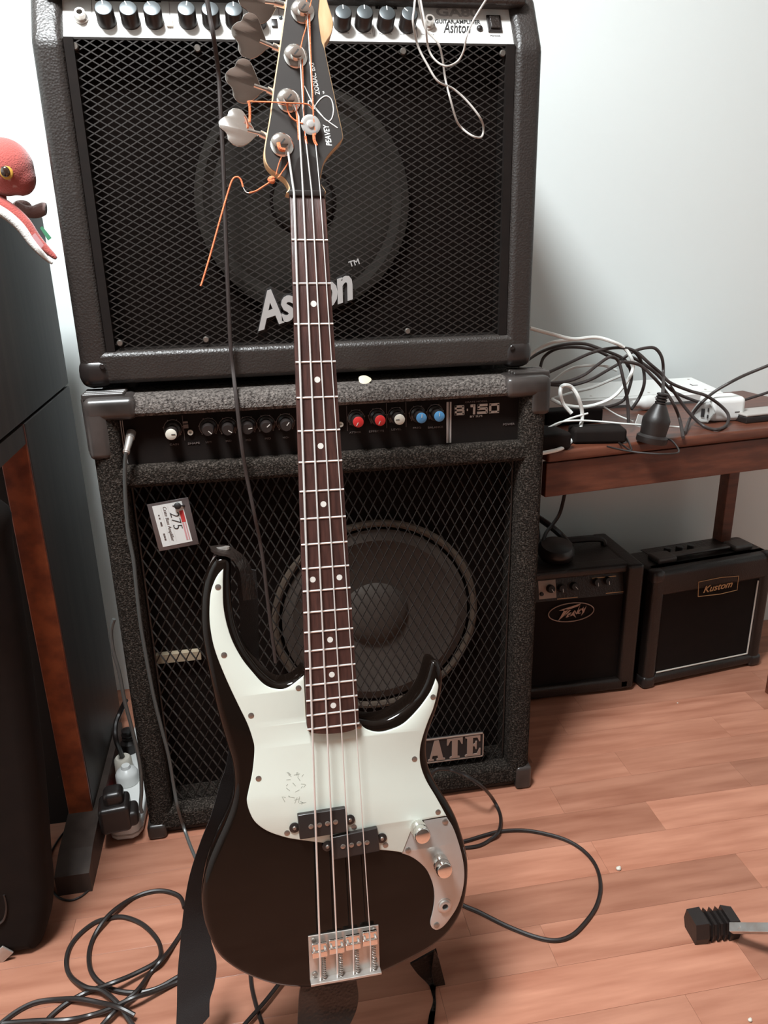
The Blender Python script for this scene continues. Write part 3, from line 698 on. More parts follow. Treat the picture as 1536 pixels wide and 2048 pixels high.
# headstock
HH = .0015
hs = [(577,388),(578,376),(570,360),(556,349),(541,339),(531,325),(528,307),(530,286),(540,230),(548,166),(559,94),(572,0),(578,-40),(590,-62),(615,-72),(640,-62),(650,-36),(654,-2),(663,28),(667,47),(663,68),(653,84),(650,95),(660,146),(676,221),(686,268),(684,281),(668,299),(653,318),(645,339),(642,365),(649,388)]
ho = [tuple(p) for p in cat([Vector(B2(x,y,HH)) for x,y in hs], 4, True)]
hd = mk('headstock', G().rprism(ho, -.014, HH, .0014, MB, 3), 'maple', bass, sm=50)
def shrink(pts, d):
    if area(pts) < 0: pts = pts[::-1]
    o = []
    for i in range(len(pts)):
        a = Vector(pts[i-1]); c = Vector(pts[(i+1)%len(pts)]); t_ = (c-a).normalized(); b = Vector(pts[i]); o.append((b.x-t_.y*d, b.y+t_.x*d))
    return o
fs_ = hs[:16]+[(642,-30),(640,0),(638,20),(638,35),(641,60),(645,84),(650,97)]+hs[23:]
fo = [tuple(p) for p in cat([Vector(B2(x,y,HH)) for x,y in fs_], 4, True)]
fc = mk('headstock_face', G().prism(shrink(fo,.0012), HH-.001, HH+.0008, MB), 'satin', hd, sm=0)
HF = HH+.0008
mk('truss_rod_cover', G().prism([B2(x,y,HF) for x,y in ((583,383),(586,350),(595,318),(612,306),(630,316),(639,348),(644,383))], HF, HF+.0014, MB), 'plastic', bass, sm=0)
u,v = B2(613,352,HF); 
# headstock lettering
def htext(s, px, py, px2, py2, h, m='white', bold=.01, shear=0):
    a = Vector(B2(px,py,HF)); b = Vector(B2(px2,py2,HF)); d = b-a
    M = MB @ T((a.x,a.y,HF)) @ Matrix.Rotation(math.atan2(d.y,d.x),4,'Z')
    mk('lettering', text(s, M, d.length, h, .00015, bold, shear), m, hd, sm=0)
htext('PEAVEY', 664, 291, 657, 248, .0062, bold=.02, shear=.2)
htext('ZODIAC BXP', 640, 189, 627, 122, .0052, bold=.02)
htext('TM', 650, 187, 648, 182, .002)
sg = [(609,172),(618,192),(628,211),(641,228),(654,242),(663,238),(667,220),(663,200),(653,192),(642,197),(632,209),(627,219),(618,212),(617,203),(623,204),(630,217),(650,238),(675,256)]
mk('signature', G().tube([tuple(B2(x,y,HF))+(HF+.0001,) for x,y in sg], .0006, 6, 6, M=MB), 'white', hd)
# tuners
posts = ((605,24),(591,113),(577,202),(564,290)); leaves = (((515,5),(556,9)),((500,76),(556,100)),((488,166),(545,186)),((476,258),(530,272)))
bush = proto(G().lathe([(.0125,0),(.0125,.0012),(.0105,.0028),(.0062,.0035),(.0062,.0100),(.0045,.0105)], n=28), 'chrome')
kz = [(485,695),(470,690),(458,650),(440,600),(425,560),(405,520),(370,501),(335,503),(308,522),(292,552),(262,562),(230,588),(218,618),(226,650),(250,676),(262,700),(262,735),(285,772),(335,791),(385,780),(430,752),(462,725),(485,712)]
lf = []
for x,y in kz:
    dx_, dy_ = (x-350)/3.84*.00057, -(y-650)/3.84*.00057
    a = math.radians(19); lf.append((dx_*math.cos(a)-dy_*math.sin(a), dx_*math.sin(a)+dy_*math.cos(a)))
lf = [tuple(p) for p in cat([Vector(p) for p in lf], 3, True)]
lfm = proto(G().rprism(lf, -.0012, .0012, .0007, None, 2), 'chrome')
for i,((x,y),(k1,k2)) in enumerate(zip(posts, leaves)):
    M = BM(x,y,HF); tp = inst('tuning_post', bush, M, hd)
    inst('post_slot', proto(G().box(-.0035,.0035,-.0008,.0008,.0100,.0108),'ink',0), M @ RZ(50), tp)
    a = Vector(B2(*k1,-.012)); b = Vector(B2(*k2,-.012)); pc = Vector(B2(x,y,-.014))
    ang = math.atan2((b-a).y,(b-a).x)
    kk = inst('tuning_key', lfm, MB @ T((a.x,a.y,-.010)) @ Matrix.Rotation(ang,4,'Z') @ RX([14,16,14,-12][i]), hd)
    mk('key_shaft', G().tube([(a.x+(b-a).x*.35,a.y+(b-a).y*.35,-.010),(b.x,b.y,-.010)], .0024, 10, 0, M=MB).tube([(a.x+(b-a).x*.8,a.y+(b-a).y*.8,-.010),(pc.x,pc.y,-.012)], .0042, 10, 0, M=MB), 'chrome', hd)
u,v = B2(621,251,.006)
mk('string_tree', G().lathe([(.0040,0),(.0040,.0045),(.0102,.0050),(.0105,.0058),(.0085,.0066),(.0060,.0060),(.0035,.0066),(.0030,.0078),(.0010,.0080)], MB @ T((u,v,HF)), 28), 'bright', hd)
# bridge
br0 = Vector(B2(615,1872,.002)); br1 = Vector(B2(756,1852,.002)); bb0 = Vector(B2(622,1966,.004)); bb1 = Vector(B2(762,1938,.004))
pl4 = [tuple(br0), tuple(br1), tuple(bb1), tuple(bb0)]
cen = sum((Vector(p) for p in pl4), Vector((0,0)))/4; dx = ((br1-br0)+(bb1-bb0))/2; wB = dx.length/2; hB = ((br0+br1)/2-(bb0+bb1)/2).length/2
ang = math.atan2(dx.y,dx.x); MR = MB @ T((cen.x,cen.y,0)) @ Matrix.Rotation(ang,4,'Z')
bri = mk('bridge', G().rbox(-wB,wB,-hB,hB,0,.0018,.0007,MR).rbox(-wB,wB,-hB,-hB+.003,0,.0125,.0006,MR), 'nickel', bass, wn=True)
for x,y in ((-wB+.006,hB-.005),(wB-.006,hB-.005),(wB-.006,-hB+.012),(-wB+.006,-hB+.008)): screw(MR @ T((x,y,.0022)), .0032, bri, 'screwm', .0014)
strn = ((588,640),(606,674),(623.5,707),(640.5,741)); sy = (1908,1900,1892,1884); dia = (.00125,.00100,.00078,.0006)
inv = MR.inverted() @ MB
for i in range(4):
    u,v = B2(strn[i][1], sy[i]+2, .012); q = inv @ Vector((u,v,0)); x_ = q.x; y_ = q.y
    sd = mk('saddle', G().rbox(x_-.0092,x_+.0092,y_-.004,y_+.004,.005,.0120,.0012,MR).rbox(x_-.0088,x_+.0088,y_+.002,y_+.013,.006,.0100,.0012,MR), 'chrome', bri, wn=True)
    for s_ in (-.0065,.0065): inst('height_screw', proto(G().lathe([(.0016,0),(.0016,.0115),(.0012,.0125)], n=10),'nickel'), MR @ T((x_+s_,y_+.006,.0015)), sd)
    L_ = (y_-.004)-(-hB+.003); sx = x_+.0048
    nturn = 11; hp = [(sx+.0022*math.cos(t_*6.2832/7), -hB+.003+L_*t_/(7*nturn), .0065+.0022*math.sin(t_*6.2832/7)) for t_ in range(7*nturn+1)]
    mk('saddle_spring', G().tube(hp, .0005, 5, 0, M=MR).tube([(sx,-hB+.001,.0065),(sx,y_,.0065)], .0010, 6, 0, M=MR), 'nickel', sd)
# strings
for i in range(4):
    a = B2(strn[i][0], 385, .0132); b = B2(strn[i][1], sy[i], .0135); e_ = inv @ Vector((b[0],b[1],0))
    end = MB.inverted() @ (MR @ Vector((e_.x, -hB+.002, .0075)))
    pu,pv = B2(*posts[3-i], HF+.006)
    tx = .0055
    if i == 0: top = [(pu+tx, pv, HF+.005)]
    else: top = [(B2(*[(597,235),(608,250),(628,255)][i-1], .006)[0], B2(*[(597,235),(608,250),(628,255)][i-1], .006)[1], .0068 if i>1 else .008), (pu+tx*.9, pv-.001, HF+.006)]
    mk('string', G().tube([end, (b[0],b[1],.0138), (a[0],a[1],.0136)]+top, dia[i], 8, 0, M=MB), 'steel', bass)
# orange silk windings
def silk(pts, r=.0007, sm=6, h=.008, jit=0):
    q = []
    for p in pts:
        x,y = p[:2]; hh_ = p[2] if len(p) > 2 else h
        u,v = B2(x,y,hh_); q.append((u+random.uniform(-jit,jit),v+random.uniform(-jit,jit),hh_))
    return G().tube(q, r, 6, sm, M=MB)
for nm,g in (('string_winding', silk([(592,212),(595,240),(597,262),(598,280,.0085)], .0012)), ('string_winding', silk([(605,118),(606,160),(607,200),(608,240),(611,285)], .0006)),
  ('string_winding', silk([(611,272),(613,288)], .0013)), ('string_winding', silk([(619,28),(621,100),(625,180),(627,235),(631,270)], .0008)),
  ('string_winding', silk([(628,268),(629,280),(633,290)], .0017, jit=.0006)),
  ('string_winding', silk([(613,40),(612,55),(606,75),(601,98)], .0006)), ('string_winding', silk([(612,-10),(614,10),(617,40)], .0006)),
  ('string_winding', silk([(623,0),(620,12),(612,30)], .0006)),
  ('string_winding', silk([(499,203,.0),(540,204,.006),(580,206,.013),(612,208,.010),(622,214,.008),(628,224,.007)], .0008)),
  ('string_winding', silk([(498,203,-.004),(499,215,-.005),(500,232,-.006),(499,244,-.006)], .0014, jit=.0004)),
  ('string_winding', silk([(574,205,.010),(576,222),(583,235),(596,244),(606,247,.009)], .0009)),
  ('string_winding', silk([(557,286,.012),(560,297,.013),(570,300,.012)], .0022)),
  ('string_winding', silk([(563,314,.004),(557,330,.006),(552,350,.006)], .0006)), ('string_winding', silk([(580,318,.005),(570,336,.006),(556,356,.006)], .0007))):
    mk(nm, g, 'orange', hd)
kn = G(); u,v = B2(545,361,.006)
for k in range(7): kn.ell((u+random.uniform(-.002,.002), v+random.uniform(-.002,.002), .006+random.uniform(-.0015,.0015)), (.0034,.0030,.0028), MB, 10, 6)
mk('string_knot', kn, 'orange', hd)
mk('loose_string_end', silk([(545,361),(525,374),(505,385),(498,385)], .0010, 6, .006).v and G().add(*(lambda g:(g.v,g.f))(silk([(545,361),(525,374),(512,382),(498,386)], .0010, 6, .006))).add(*(lambda g:(g.v,g.f))(silk([(486,374),(482,360),(475,354),(466,358),(458,378),(440,440),(422,505),(405,562),(401,572)], .0010, 6, .006))), 'orange', hd)
mk('loose_string_end', silk([(500,386),(492,384),(486,374)], .0005, 6, .006), 'steel', hd)
# strap buttons
hb = Vector(B2(447,1118,-.02)); 
mk('strap_button', G().lathe([(.004,0),(.004,.010),(.008,.011),(.008,.014)], MB @ T((hb.x,hb.y,-.02)) @ RX(-90), 16), 'nickel', bass)
# ================================================================== STRAP
def PF(a,b,y,z=.002):
    p = P(a,b,y=y)
    return p if p.z > z else P(a,b,z=z)
SY = .80
st = thing('guitar_strap', (-.2, SY, 0), 'black webbing guitar strap hanging behind the bass and out past its left side', 'strap')
Lp = [(470,1130,.845),(478,1200,.845),(480,1300,.84),(470,1420,.83),(452,1530,.815),(442,1560,.81),(422,1630,.80),(403,1677,.795),(380,1747,.79),(368,1814,.785),(360,1892,.775),(355,1950,.765),(354,2010,.755),(352,2060,.745),(350,2110,.735)]
Rp = [(512,1140,.86),(516,1200,.86),(518,1300,.855),(516,1420,.85),(510,1530,.84),(502,1560,.835),(488,1630,.825),(470,1690,.82),(442,1750,.81),(412,1812,.80),(420,1872,.79),(433,1923,.78),(429,1966,.77),(420,1997,.76),(419,2030,.752),(430,2110,.74)]
Rp = Rp[:-1] if len(Rp) > len(Lp) else Rp
LL = cat([PF(a,b,c,.003) for a,b,c in Lp], 4); RR = cat([PF(a,b,c,.003) for a,b,c in Rp], 4)
for q in LL+RR: q.z = max(q.z, .003)
mk('webbing', G().ribbon(LL, RR, .002, (0,-1,0)), 'strap', st)
# leather end folded over the upper horn
ed = [(421,1092),(440,1090),(450,1090),(462,1094),(474,1101),(488,1112),(499,1128),(506,1150),(511,1175),(514,1192)]
ei = [(421,1097),(430,1103),(440,1106),(452,1108),(462,1113),(470,1121),(478,1136),(482,1156),(484,1178),(486,1196)]
g = G().ribbon(cat([P(a,b,y=.842) for a,b in ed],4), cat([P(a,b,y=.812) for a,b in ei],4), .003, (0,-.3,-1)); mk('leather_end', g, 'leather', st)
# lower leather end under the bridge
le = [(603,1962,.700),(598,1985,.695),(596,2015,.69),(594,2060,.68),(592,2100,.67)]; re_ = [(712,1955,.71),(716,1985,.705),(713,2010,.70),(703,2035,.69),(690,2060,.68)]
mk('leather_end', G().ribbon(cat([PF(*a) for a in le],5), cat([PF(*a) for a in re_],5), .004, (0,-1,0)), 'leather', st)
le = [(820,1925,.80),(835,1945,.80),(855,1965,.795),(863,1985,.79),(866,2003,.785),(858,2030,.78),(854,2060,.775)]
ri = [(872,1896,.80),(876,1920,.80),(872,1960,.795),(870,1980,.79),(871,2005,.785),(868,2035,.78),(864,2060,.775)]
def flo(L_): 
    for q in L_: q.z = max(q.z, .002)
    return L_
mk('leather_tail', G().ribbon(flo(cat([PF(*a) for a in le],5)), flo(cat([PF(*a) for a in ri],5)), .003, (0,-1,0)), 'leather', st)
tri = [(868,1897),(877,1915),(888,1958),(897,2008),(882,1998),(870,1986),(862,1940)]
g = G().prism([(P(a,b,y=.79).x, P(a,b,y=.79).z) for a,b in tri], -.003, 0, frame((0,.787,0),(1,0,0),(0,0,1))); mk('leather_tail', g, 'leather', st)
# ================================================================== STAND
stp = thing('guitar_stand', (.06, .85, 0), 'black tubular guitar stand hidden behind the body of the bass', 'stand')
bb_ = MB @ Vector((0,-.080,-.050))
g = G()
g.tube([(.05,.93,.02),(.05,.86,.25),(.055,.835,.42)], .010, 10, 4)
mk('post', g, 'plastic', stp)
for s in (-1,1):
    mk('leg', G().tube([(.05,.90,.10),(.05+s*.035,.90,.012),(.05+s*.05,.87,.009)], .008, 8, 4), 'plastic', stp)
    c = MB @ Vector((-.01+s*.022,-.096,-.045)); e2 = MB @ Vector((-.01+s*.022,-.078,-.068))
    mk('cradle_arm', G().tube([(.05,.875,.20), e2 - Vector((0,-.01,.008)), c-Vector((0,0,.012))], .007, 8, 5), 'rubber', stp)
mk('leg', G().tube([(.05,.90,.10),(.05,1.0,.009)], .008, 8, 2), 'plastic', stp)
mk('back_rest', G().tube([MB @ Vector((-.06,.13,-.052)), MB @ Vector((0,.135,-.056)), MB @ Vector((.06,.13,-.052))], .009, 10, 4), 'rubber', stp)
# ================================================================== CABLES
def cable(name, pts, r, m, label, cat_='cable', group=None, sm=7, n=8):
    o = mk(name, G().tube(pts, r, n, sm), m); return tag(o, label, cat_, group)
def fl(lst, s, ox, oy, r, hts=None):
    return [P(ox+a/s, oy+b/s, z=r*1.02+(hts[i] if hts else 0)) for i,(a,b) in enumerate(lst)]
pts = [(412,-14),(420,35),(427,73),(437,146),(441,219),(445,292),(448,365),(450,430),(455,560),(461,690),(466,740),(472,793),(483,888),(492,945),(499,980),(509,1029),(520,1083),(528,1136),(534,1190),(542,1255),(548,1300),(551,1325)]
yc = [AY-.045]*3+[AY-.012]*7+[AY-.014,AY-.04,CY-.012]+[CY-.008]*3+[CY+.004]*6
cable('hanging_cable', [P(a,b,y=yc[i]) for i,(a,b) in enumerate(pts)], .0030, 'cablebr', 'thin black cable hanging straight down the front of both stacked amplifiers', 'cable')
wz = lambda L_,y: [P(640+a/3.268, b/3.268, y=y-.006*(i%3)) for i,(a,b) in enumerate(L_)]
cable('thin_wire', wz([(625,-40),(615,60),(608,150),(640,300),(700,420),(770,530),(870,580),(960,660),(1040,760),(1068,830),(1055,895),(1000,890),(930,840),(890,780),(850,640),(820,520),(800,380),(770,280),(690,190),(660,80),(640,-40)], AY-.02), .0015, 'wire', 'pale grey thin wire looping lowest over the upper amplifier grille', 'cable')
cable('thin_wire', wz([(650,-40),(668,60),(690,180),(710,320),(760,400),(830,432),(900,400),(940,330),(960,230),(1010,120),(1110,-40)], AY-.034), .0014, 'wire', 'pale grey thin wire in a short shallow loop below the amplifier lettering', 'cable')
# instrument lead in the bass amp
lead = thing('instrument_lead', (P(258,880,y=CY-.01).x, CY-.02, 0), 'dark grey instrument lead plugged in the left end of the bass amplifier panel', 'cable')
j0 = P(263,864,y=PY); j1 = P(252,907,y=CY-.012)
mk('jack_plug', G().tube([j0, j0.lerp(j1,.30)], .0068, 14, 0).tube([j0.lerp(j1,.30), j0.lerp(j1,.62), j1], lambda t_: .0060-.0018*t_, 14, 0).tube([j0.lerp(j1,.86), j0.lerp(j1,.95)], .0052, 14, 0), 'nickel', lead)
pts = [(252,905,CY-.012),(250,935,CY-.010),(250,973,CY-.008),(253,1030,CY-.006),(257,1070,CY-.006),(267,1120,CY-.006),(272,1168,CY-.006),(280,1240,CY-.006),(288,1290,CY-.006),(297,1340,CY-.006),(309,1400,CY-.006),(324,1460,CY-.006),(338,1515,CY-.006),(348,1575,CY-.006),(355,1612,CY-.012)]
q = [P(a,b,y=c) for a,b,c in pts]+[P(366,1650,z=.02),P(382,1695,z=.004),P(400,1735,z=.004),P(425,1790,z=.004)]
mk('lead_cord', G().tube(q, .0030, 8, 6), 'cablegr', lead)
cable('grey_cable', [P(a,b,y=CY-.02) for a,b in ((228,1238),(222,1262),(226,1300),(238,1343),(249,1400),(262,1450),(274,1500),(281,1540),(283,1580),(281,1612),(284,1625))], .0032, 'cablegr', 'grey cable hanging down the left edge of the bass amplifier behind the power strip', 'cable')
R_ = .0034
z4 = 3.2
cable('floor_cable', fl([(1180,560),(1150,490),(1060,455),(960,460),(850,500),(740,570),(660,650),(600,750),(570,850),(580,960),(640,1040),(740,1090),(870,1105),(1000,1080),(1130,1010),(1220,960)],z4,0,1640,R_,[.0]*5+[.007,.007]+[0]*9), R_, 'cable', 'black cable forming the wide outer loop on the floor left of the bass')
cable('floor_cable', fl([(1190,540),(1178,680),(1110,800),(1030,900),(960,980),(880,1090),(780,1180),(700,1260),(640,1330)],z4,0,1640,R_,[0,0,0,.007,0,.008,.007,.007,0]), R_, 'cable', 'black cable running down from the outer loop on the left floor towards the picture bottom')
cable('floor_cable', fl([(270,1320),(330,1250),(430,1170),(560,1100),(700,1050),(850,990),(1010,900),(1025,810),(980,730),(900,660),(790,620),(690,630),(600,660),(500,740),(440,830),(425,930),(460,1010),(550,1070),(650,1090),(740,1160),(800,1240),(860,1330)],z4,0,1640,R_,[0]*4+[.014,.01,.007,0,0,0,0,0,0,0,0,0,0,.007,.008,.012,.007,0]), R_, 'cable', 'black cable forming the small inner loop on the floor left of the bass')
cable('floor_cable', fl([(-30,1330),(100,1230),(220,1170),(350,1150),(500,1145),(640,1170),(760,1200),(860,1250)],z4,0,1640,R_,[0,0,0,0,.007,.008,.014,.008]), R_, 'cable', 'black cable arching across the lower left corner of the floor')
cable('floor_cable', fl([(-60,1310),(90,1296),(250,1285),(430,1280),(580,1250),(700,1210),(850,1140),(980,1100),(1130,1040),(1240,1000)],z4,0,1640,R_,[0,0,.007,.007,0,.008,.016,.007,0,0]), R_, 'cable', 'black cable lying lowest along the bottom left floor towards the strap')
z8 = 2.272
cable('floor_cable', fl([(60,440),(175,410),(240,390),(320,370),(420,365),(520,380),(620,410),(700,460),(755,530),(775,620),(755,710),(700,790),(640,845),(570,865),(480,850),(350,800),(220,735),(150,705),(60,650)],z8,860,1500,.0032), .0032, 'cable', 'black cable forming the large open loop on the floor right of the bass')
q = [P(a,b,y=CY-.03) for a,b in ((840,1580),(868,1543),(885,1538),(904,1540))]+[P(935,1553,y=CY-.06),P(966,1575,y=CY-.07)]
q += fl([(290,230),(320,300),(312,370),(270,410),(220,435),(150,445),(60,455)],z8,860,1500,.0032,[.012,0,.007,0,0,0,0])
cable('floor_cable', q, .0032, 'cable', 'black cable arching in front of the lower right foot of the bass amplifier')
cable('floor_cable', fl([(500,1925),(503,1970),(512,2010),(524,2048),(534,2090)],1,0,0,.003), .003, 'cable', 'short black cable slanting right on the floor under the bass body')
cable('floor_cable', fl([(590,1930),(560,1965),(530,2003),(490,2048),(460,2085)],1,0,0,.003,[.007]*5), .003, 'cable', 'short black cable slanting left on the floor under the bass body')
cable('adapter_cord', fl([(160,1630),(122,1672),(100,1710),(94,1742),(103,1777),(118,1795),(140,1801),(162,1793),(180,1778)],1,0,0,.0018), .0018, 'cable', 'thin black cord curving round the cabinet foot on the floor', sm=6)
# ================================================================== LEFT CABINET
KX = -.334; KZ = 1.046; KYB = 1.51
kj = P(138,770,x=KX); ke = P(10,915,x=KX)
cab = thing('tall_cabinet', (-.62, 1.2, 0), 'tall dark brown wooden cabinet on the far left with an orange-brown front edge', 'cabinet')
mk('upper_side', G().rbox(-1.0, KX, .86, KYB, kj.z+.0015, KZ, .004), 'cab', cab, wn=True)
mk('lower_side', G().rbox(KX-.040, KX, 1.1905, KYB, .03, kj.z-.0015, .002), 'cab', cab, wn=True)
mk('front_edge', G().rbox(KX-.041, KX-.0005, 1.184, 1.1905, .03, kj.z-.0015, .002), 'cabedge', cab, wn=True)['label'] = 'orange-brown front edge'
mk('front_panel', G().box(-1.0, KX-.041, 1.20, 1.23, .03, kj.z-.0015), 'speck', cab)
mk('shelf_underside', G().box(-1.0, KX-.001, .95, 1.20, kj.z-.03, kj.z-.002), 'cab', cab)
fa = P(160,1786,z=0); fb_ = P(206,1770,z=0)
q = [(fa.y,0),(fa.y+.0,.038),(fa.y+.045,.052),(1.19,.060),(1.45,.060),(1.45,0)]
g = G(); bm_ = frame((0,0,0),(0,1,0),(0,0,1)); g.prism(q, KX-.042, KX+.012, bm_); mk('block_foot', g, 'cab', cab, sm=0)
# ================================================================== BAG lower left
bag = thing('gig_bag', (-.50,.97,0), 'black padded bag with a rounded end standing at the lower left corner', 'bag')
BYp = .95
ol = [(0,1000),(28,1100),(60,1300),(84,1480),(96,1600),(103,1700),(108,1760),(104,1815),(90,1868),(62,1922),(28,1962),(-20,1988),(-90,2000),(-200,1990),(-260,1800),(-240,1300),(-200,1000)]
oo = [(P(a,b,y=BYp+.05).x, max(.001,P(a,b,y=BYp+.05).z)) for a,b in ol]
oo = [tuple(p) for p in cat([Vector(p) for p in oo],5,True)]
mk('bag_body', G().rprism([(x,max(z,.0005)) for x,z in oo], -.07, 0, .022, frame((0,BYp,0),(1,0,0),(0,0,1)), 5), 'black', bag, sm=60)
a = P(-6,1905,y=BYp-.004); mk('buckle', G().rbox(-.014,.014,-.010,.010,0,.003,.001, frame(P(4,1908,y=BYp-.001),(.75,0,.66),(-.66,0,.75))), 'nickel', bag)
mk('zip_line', G().tube([P(a_,b_,y=BYp-.001) for a_,b_ in ((-5,1850),(8,1838),(13,1815),(8,1790))], .0016, 6, 5), 'plastic', bag)
# ================================================================== BENCH
BZ = .645
f0 = P(1092,905,z=BZ); f1 = P(1536,856,z=BZ); bd_ = (f1-f0).normalized(); bp_ = Vector((-bd_.y, bd_.x, 0))
# run the bench left behind the amplifier
MBn = frame(f0, bd_, bp_)            # x along, y back, z up
if MBn.col[2].z < 0: MBn = frame(f0, bd_, -bp_)
bl = (P(1482,786,z=BZ)-f0); blen = bl.dot(bd_)+.03; bdep = .32
bench = thing('wooden_bench', MBn @ Vector((blen/2,.18,-BZ)), 'dark reddish-brown wooden bench against the white wall on the right', 'bench')
mk('bench_top', G().rbox(.004, blen, 0, bdep, -.020, 0, .006, MBn), 'bench', bench, wn=True)
mk('apron', G().rbox(.008, blen-.025, .010, .026, -.086, -.023, .002, MBn), 'bench', bench, wn=True)
mk('apron', G().rbox(.008, blen-.025, bdep-.03, bdep-.016, -.086, -.023, .002, MBn), 'bench', bench, wn=True)
lg = MBn.inverted() @ P(1458,990,y=1.575)
for (x,y) in ((blen-.05, .028),(lg.x,bdep-.062),(.012,.085),(.06,bdep-.062)):
    mk('leg', G().rbox(x-.015,x+.015,y,y+.030,-BZ,-.024,.002,MBn), 'bench', bench, wn=True)
# ---- things on the bench
def BZP(px,py,h=0): return P(px,py,z=BZ+h)
def q7(L_, y0, dy=0, lo=BZ+.004):
    o = []; y0 = 1.22+(y0-1.52)*.79; dy *= .8
    for i,(a,b) in enumerate(L_):
        p = P(1040+a/3.097, 620+b/3.097, y=y0+dy*(i%2))
        if p.z < lo: p = P(1040+a/3.097, 620+b/3.097, z=lo)
        o.append(p)
    return o
rb_ = .0030
BK = [([(20,330),(130,260),(270,215),(400,210),(520,250),(620,290),(665,330),(690,400),(680,470),(640,560),(540,600),(420,605)],1.70,'black cable arching highest over the tangle on the bench'),
 ([(125,360),(150,290),(230,240),(350,230),(470,250),(560,290),(640,310),(670,350)],1.72,'black cable making the inner arch of the tangle on the bench'),
 ([(170,390),(300,330),(430,270),(540,240),(640,235),(720,260),(800,330),(870,390),(930,450),(1050,500),(1150,530),(1240,590),(1290,650),(1280,710),(1220,740),(1140,720),(1060,650),(990,560),(930,470)],1.66,'black cable running right to the hanging loop around the white adapter'),
 ([(180,455),(300,440),(400,400),(480,340),(560,290),(610,320),(640,430),(665,560),(672,700)],1.64,'black cable bending sharply down in the middle of the tangle on the bench'),
 ([(180,462),(320,465),(440,430),(530,380),(600,340),(650,310)],1.67,'black cable lowest of those running left behind the bass amplifier'),
 ([(690,615),(740,540),(770,450),(760,350),(720,270),(640,235)],1.69,'black cable curving down just left of the bottle-shaped socket'),
 ([(640,320),(740,340),(820,410),(890,490),(950,580),(990,680),(1010,790)],1.63,'black cable falling to the bench just right of the bottle-shaped socket'),
 ([(690,290),(760,330),(850,400),(930,490),(1000,530),(1100,568),(1140,575)],1.71,'black cable passing behind towards the white adapter'),
 ([(1020,760),(1060,660),(1120,580),(1200,510),(1300,450),(1400,400),(1560,335),(1650,300)],1.68,'black cable rising to the upper right edge of the picture'),
 ([(1380,560),(1460,535),(1536,510),(1640,470)],1.80,'black cable leaving to the right behind the white adapter')]
for L_,y,lab in BK: cable('tangled_cable', q7(L_, y, .01), rb_, 'cablebr', lab, 'cable')
WK = [([(60,112),(200,150),(330,180),(470,170),(580,200),(650,240),(690,300),(700,360),(670,430),(600,520),(520,570),(400,600),(280,590),(190,550)],1.655,.0033,'thick white cable looping over the front of the black cables'),
 ([(-10,345),(100,250),(200,200),(330,182)],1.68,.0030,'white cable disappearing behind the corner of the bass amplifier'),
 ([(320,640),(268,580),(250,520),(255,480),(280,465),(320,480),(360,540),(385,640),(370,740),(320,810),(250,860),(130,888)],1.60,.0035,'white cable in a big open curve beside the bass amplifier corner'),
 ([(190,450),(300,370),(400,345),(520,345),(600,375)],1.74,.0028,'white cable making a low arch at the back of the tangle'),
 ([(190,555),(330,510),(450,480),(570,430),(640,400)],1.73,.0030,'white cable slanting up to the knot of cables'),
 ([(165,735),(250,695),(350,685),(480,690),(650,705),(800,715),(985,725)],1.595,.0018,'thin white wire lying straight across in front of the bottle-shaped socket'),
 ([(165,748),(230,710),(310,672),(420,640)],1.60,.0018,'thin white wire at the left end of the bench'),
 ([(520,600),(600,650),(700,690)],1.66,.0016,'thin white wire short and slanting in the middle of the bench')]
for L_,y,r,lab in WK: cable('white_cable', q7(L_, y, .006), r, 'cablewh', lab, 'cable')
cable('thin_black_cord', [P(1040+a/3.097,620+b/3.097,z=BZ+.002) for a,b in ((890,792),(940,810),(980,860),(975,885),(900,892),(800,888),(700,878),(600,860),(540,845))], .0016, 'cable', 'thin black cord looping on the bench in front of the bottle-shaped socket', 'cable')
cable('thin_black_cord', [P(1040+a/3.097,620+b/3.097,z=BZ+.002) for a,b in ((510,760),(580,800),(640,840),(690,870),(670,810),(640,760))], .0016, 'cable', 'thin black cord bent in a point left of the bottle-shaped socket', 'cable')
# bottle-shaped extension socket
c = P(1302,884,z=BZ); sk = thing('extension_socket', c, 'black bottle-shaped extension socket standing upright on the bench', 'socket')
MK = T(c) @ RY(9) @ Matrix.Scale(.80,4)
mk('socket_body', G().lathe([(.033,0),(.034,.004),(.034,.013),(.030,.016),(.028,.018),(.030,.045),(.030,.052),(.026,.060),(.016,.080),(.0125,.086)], MK, 28), 'rubber', sk)
g = G()
for k in range(4): g.lathe([(.010,0),(.0125,.0015),(.0125,.004),(.010,.0055)], MK @ T((0,0,.086+k*.0062)), 20)
mk('ribbed_neck', g, 'rubber', sk)
cable('socket_cable', [MK @ Vector((0,0,.108))]+q7([(888,400),(880,300),(840,240),(780,235),(700,258),(640,300)],1.68), rb_, 'cablebr', 'black cable rising from the neck of the bottle-shaped socket', 'cable')
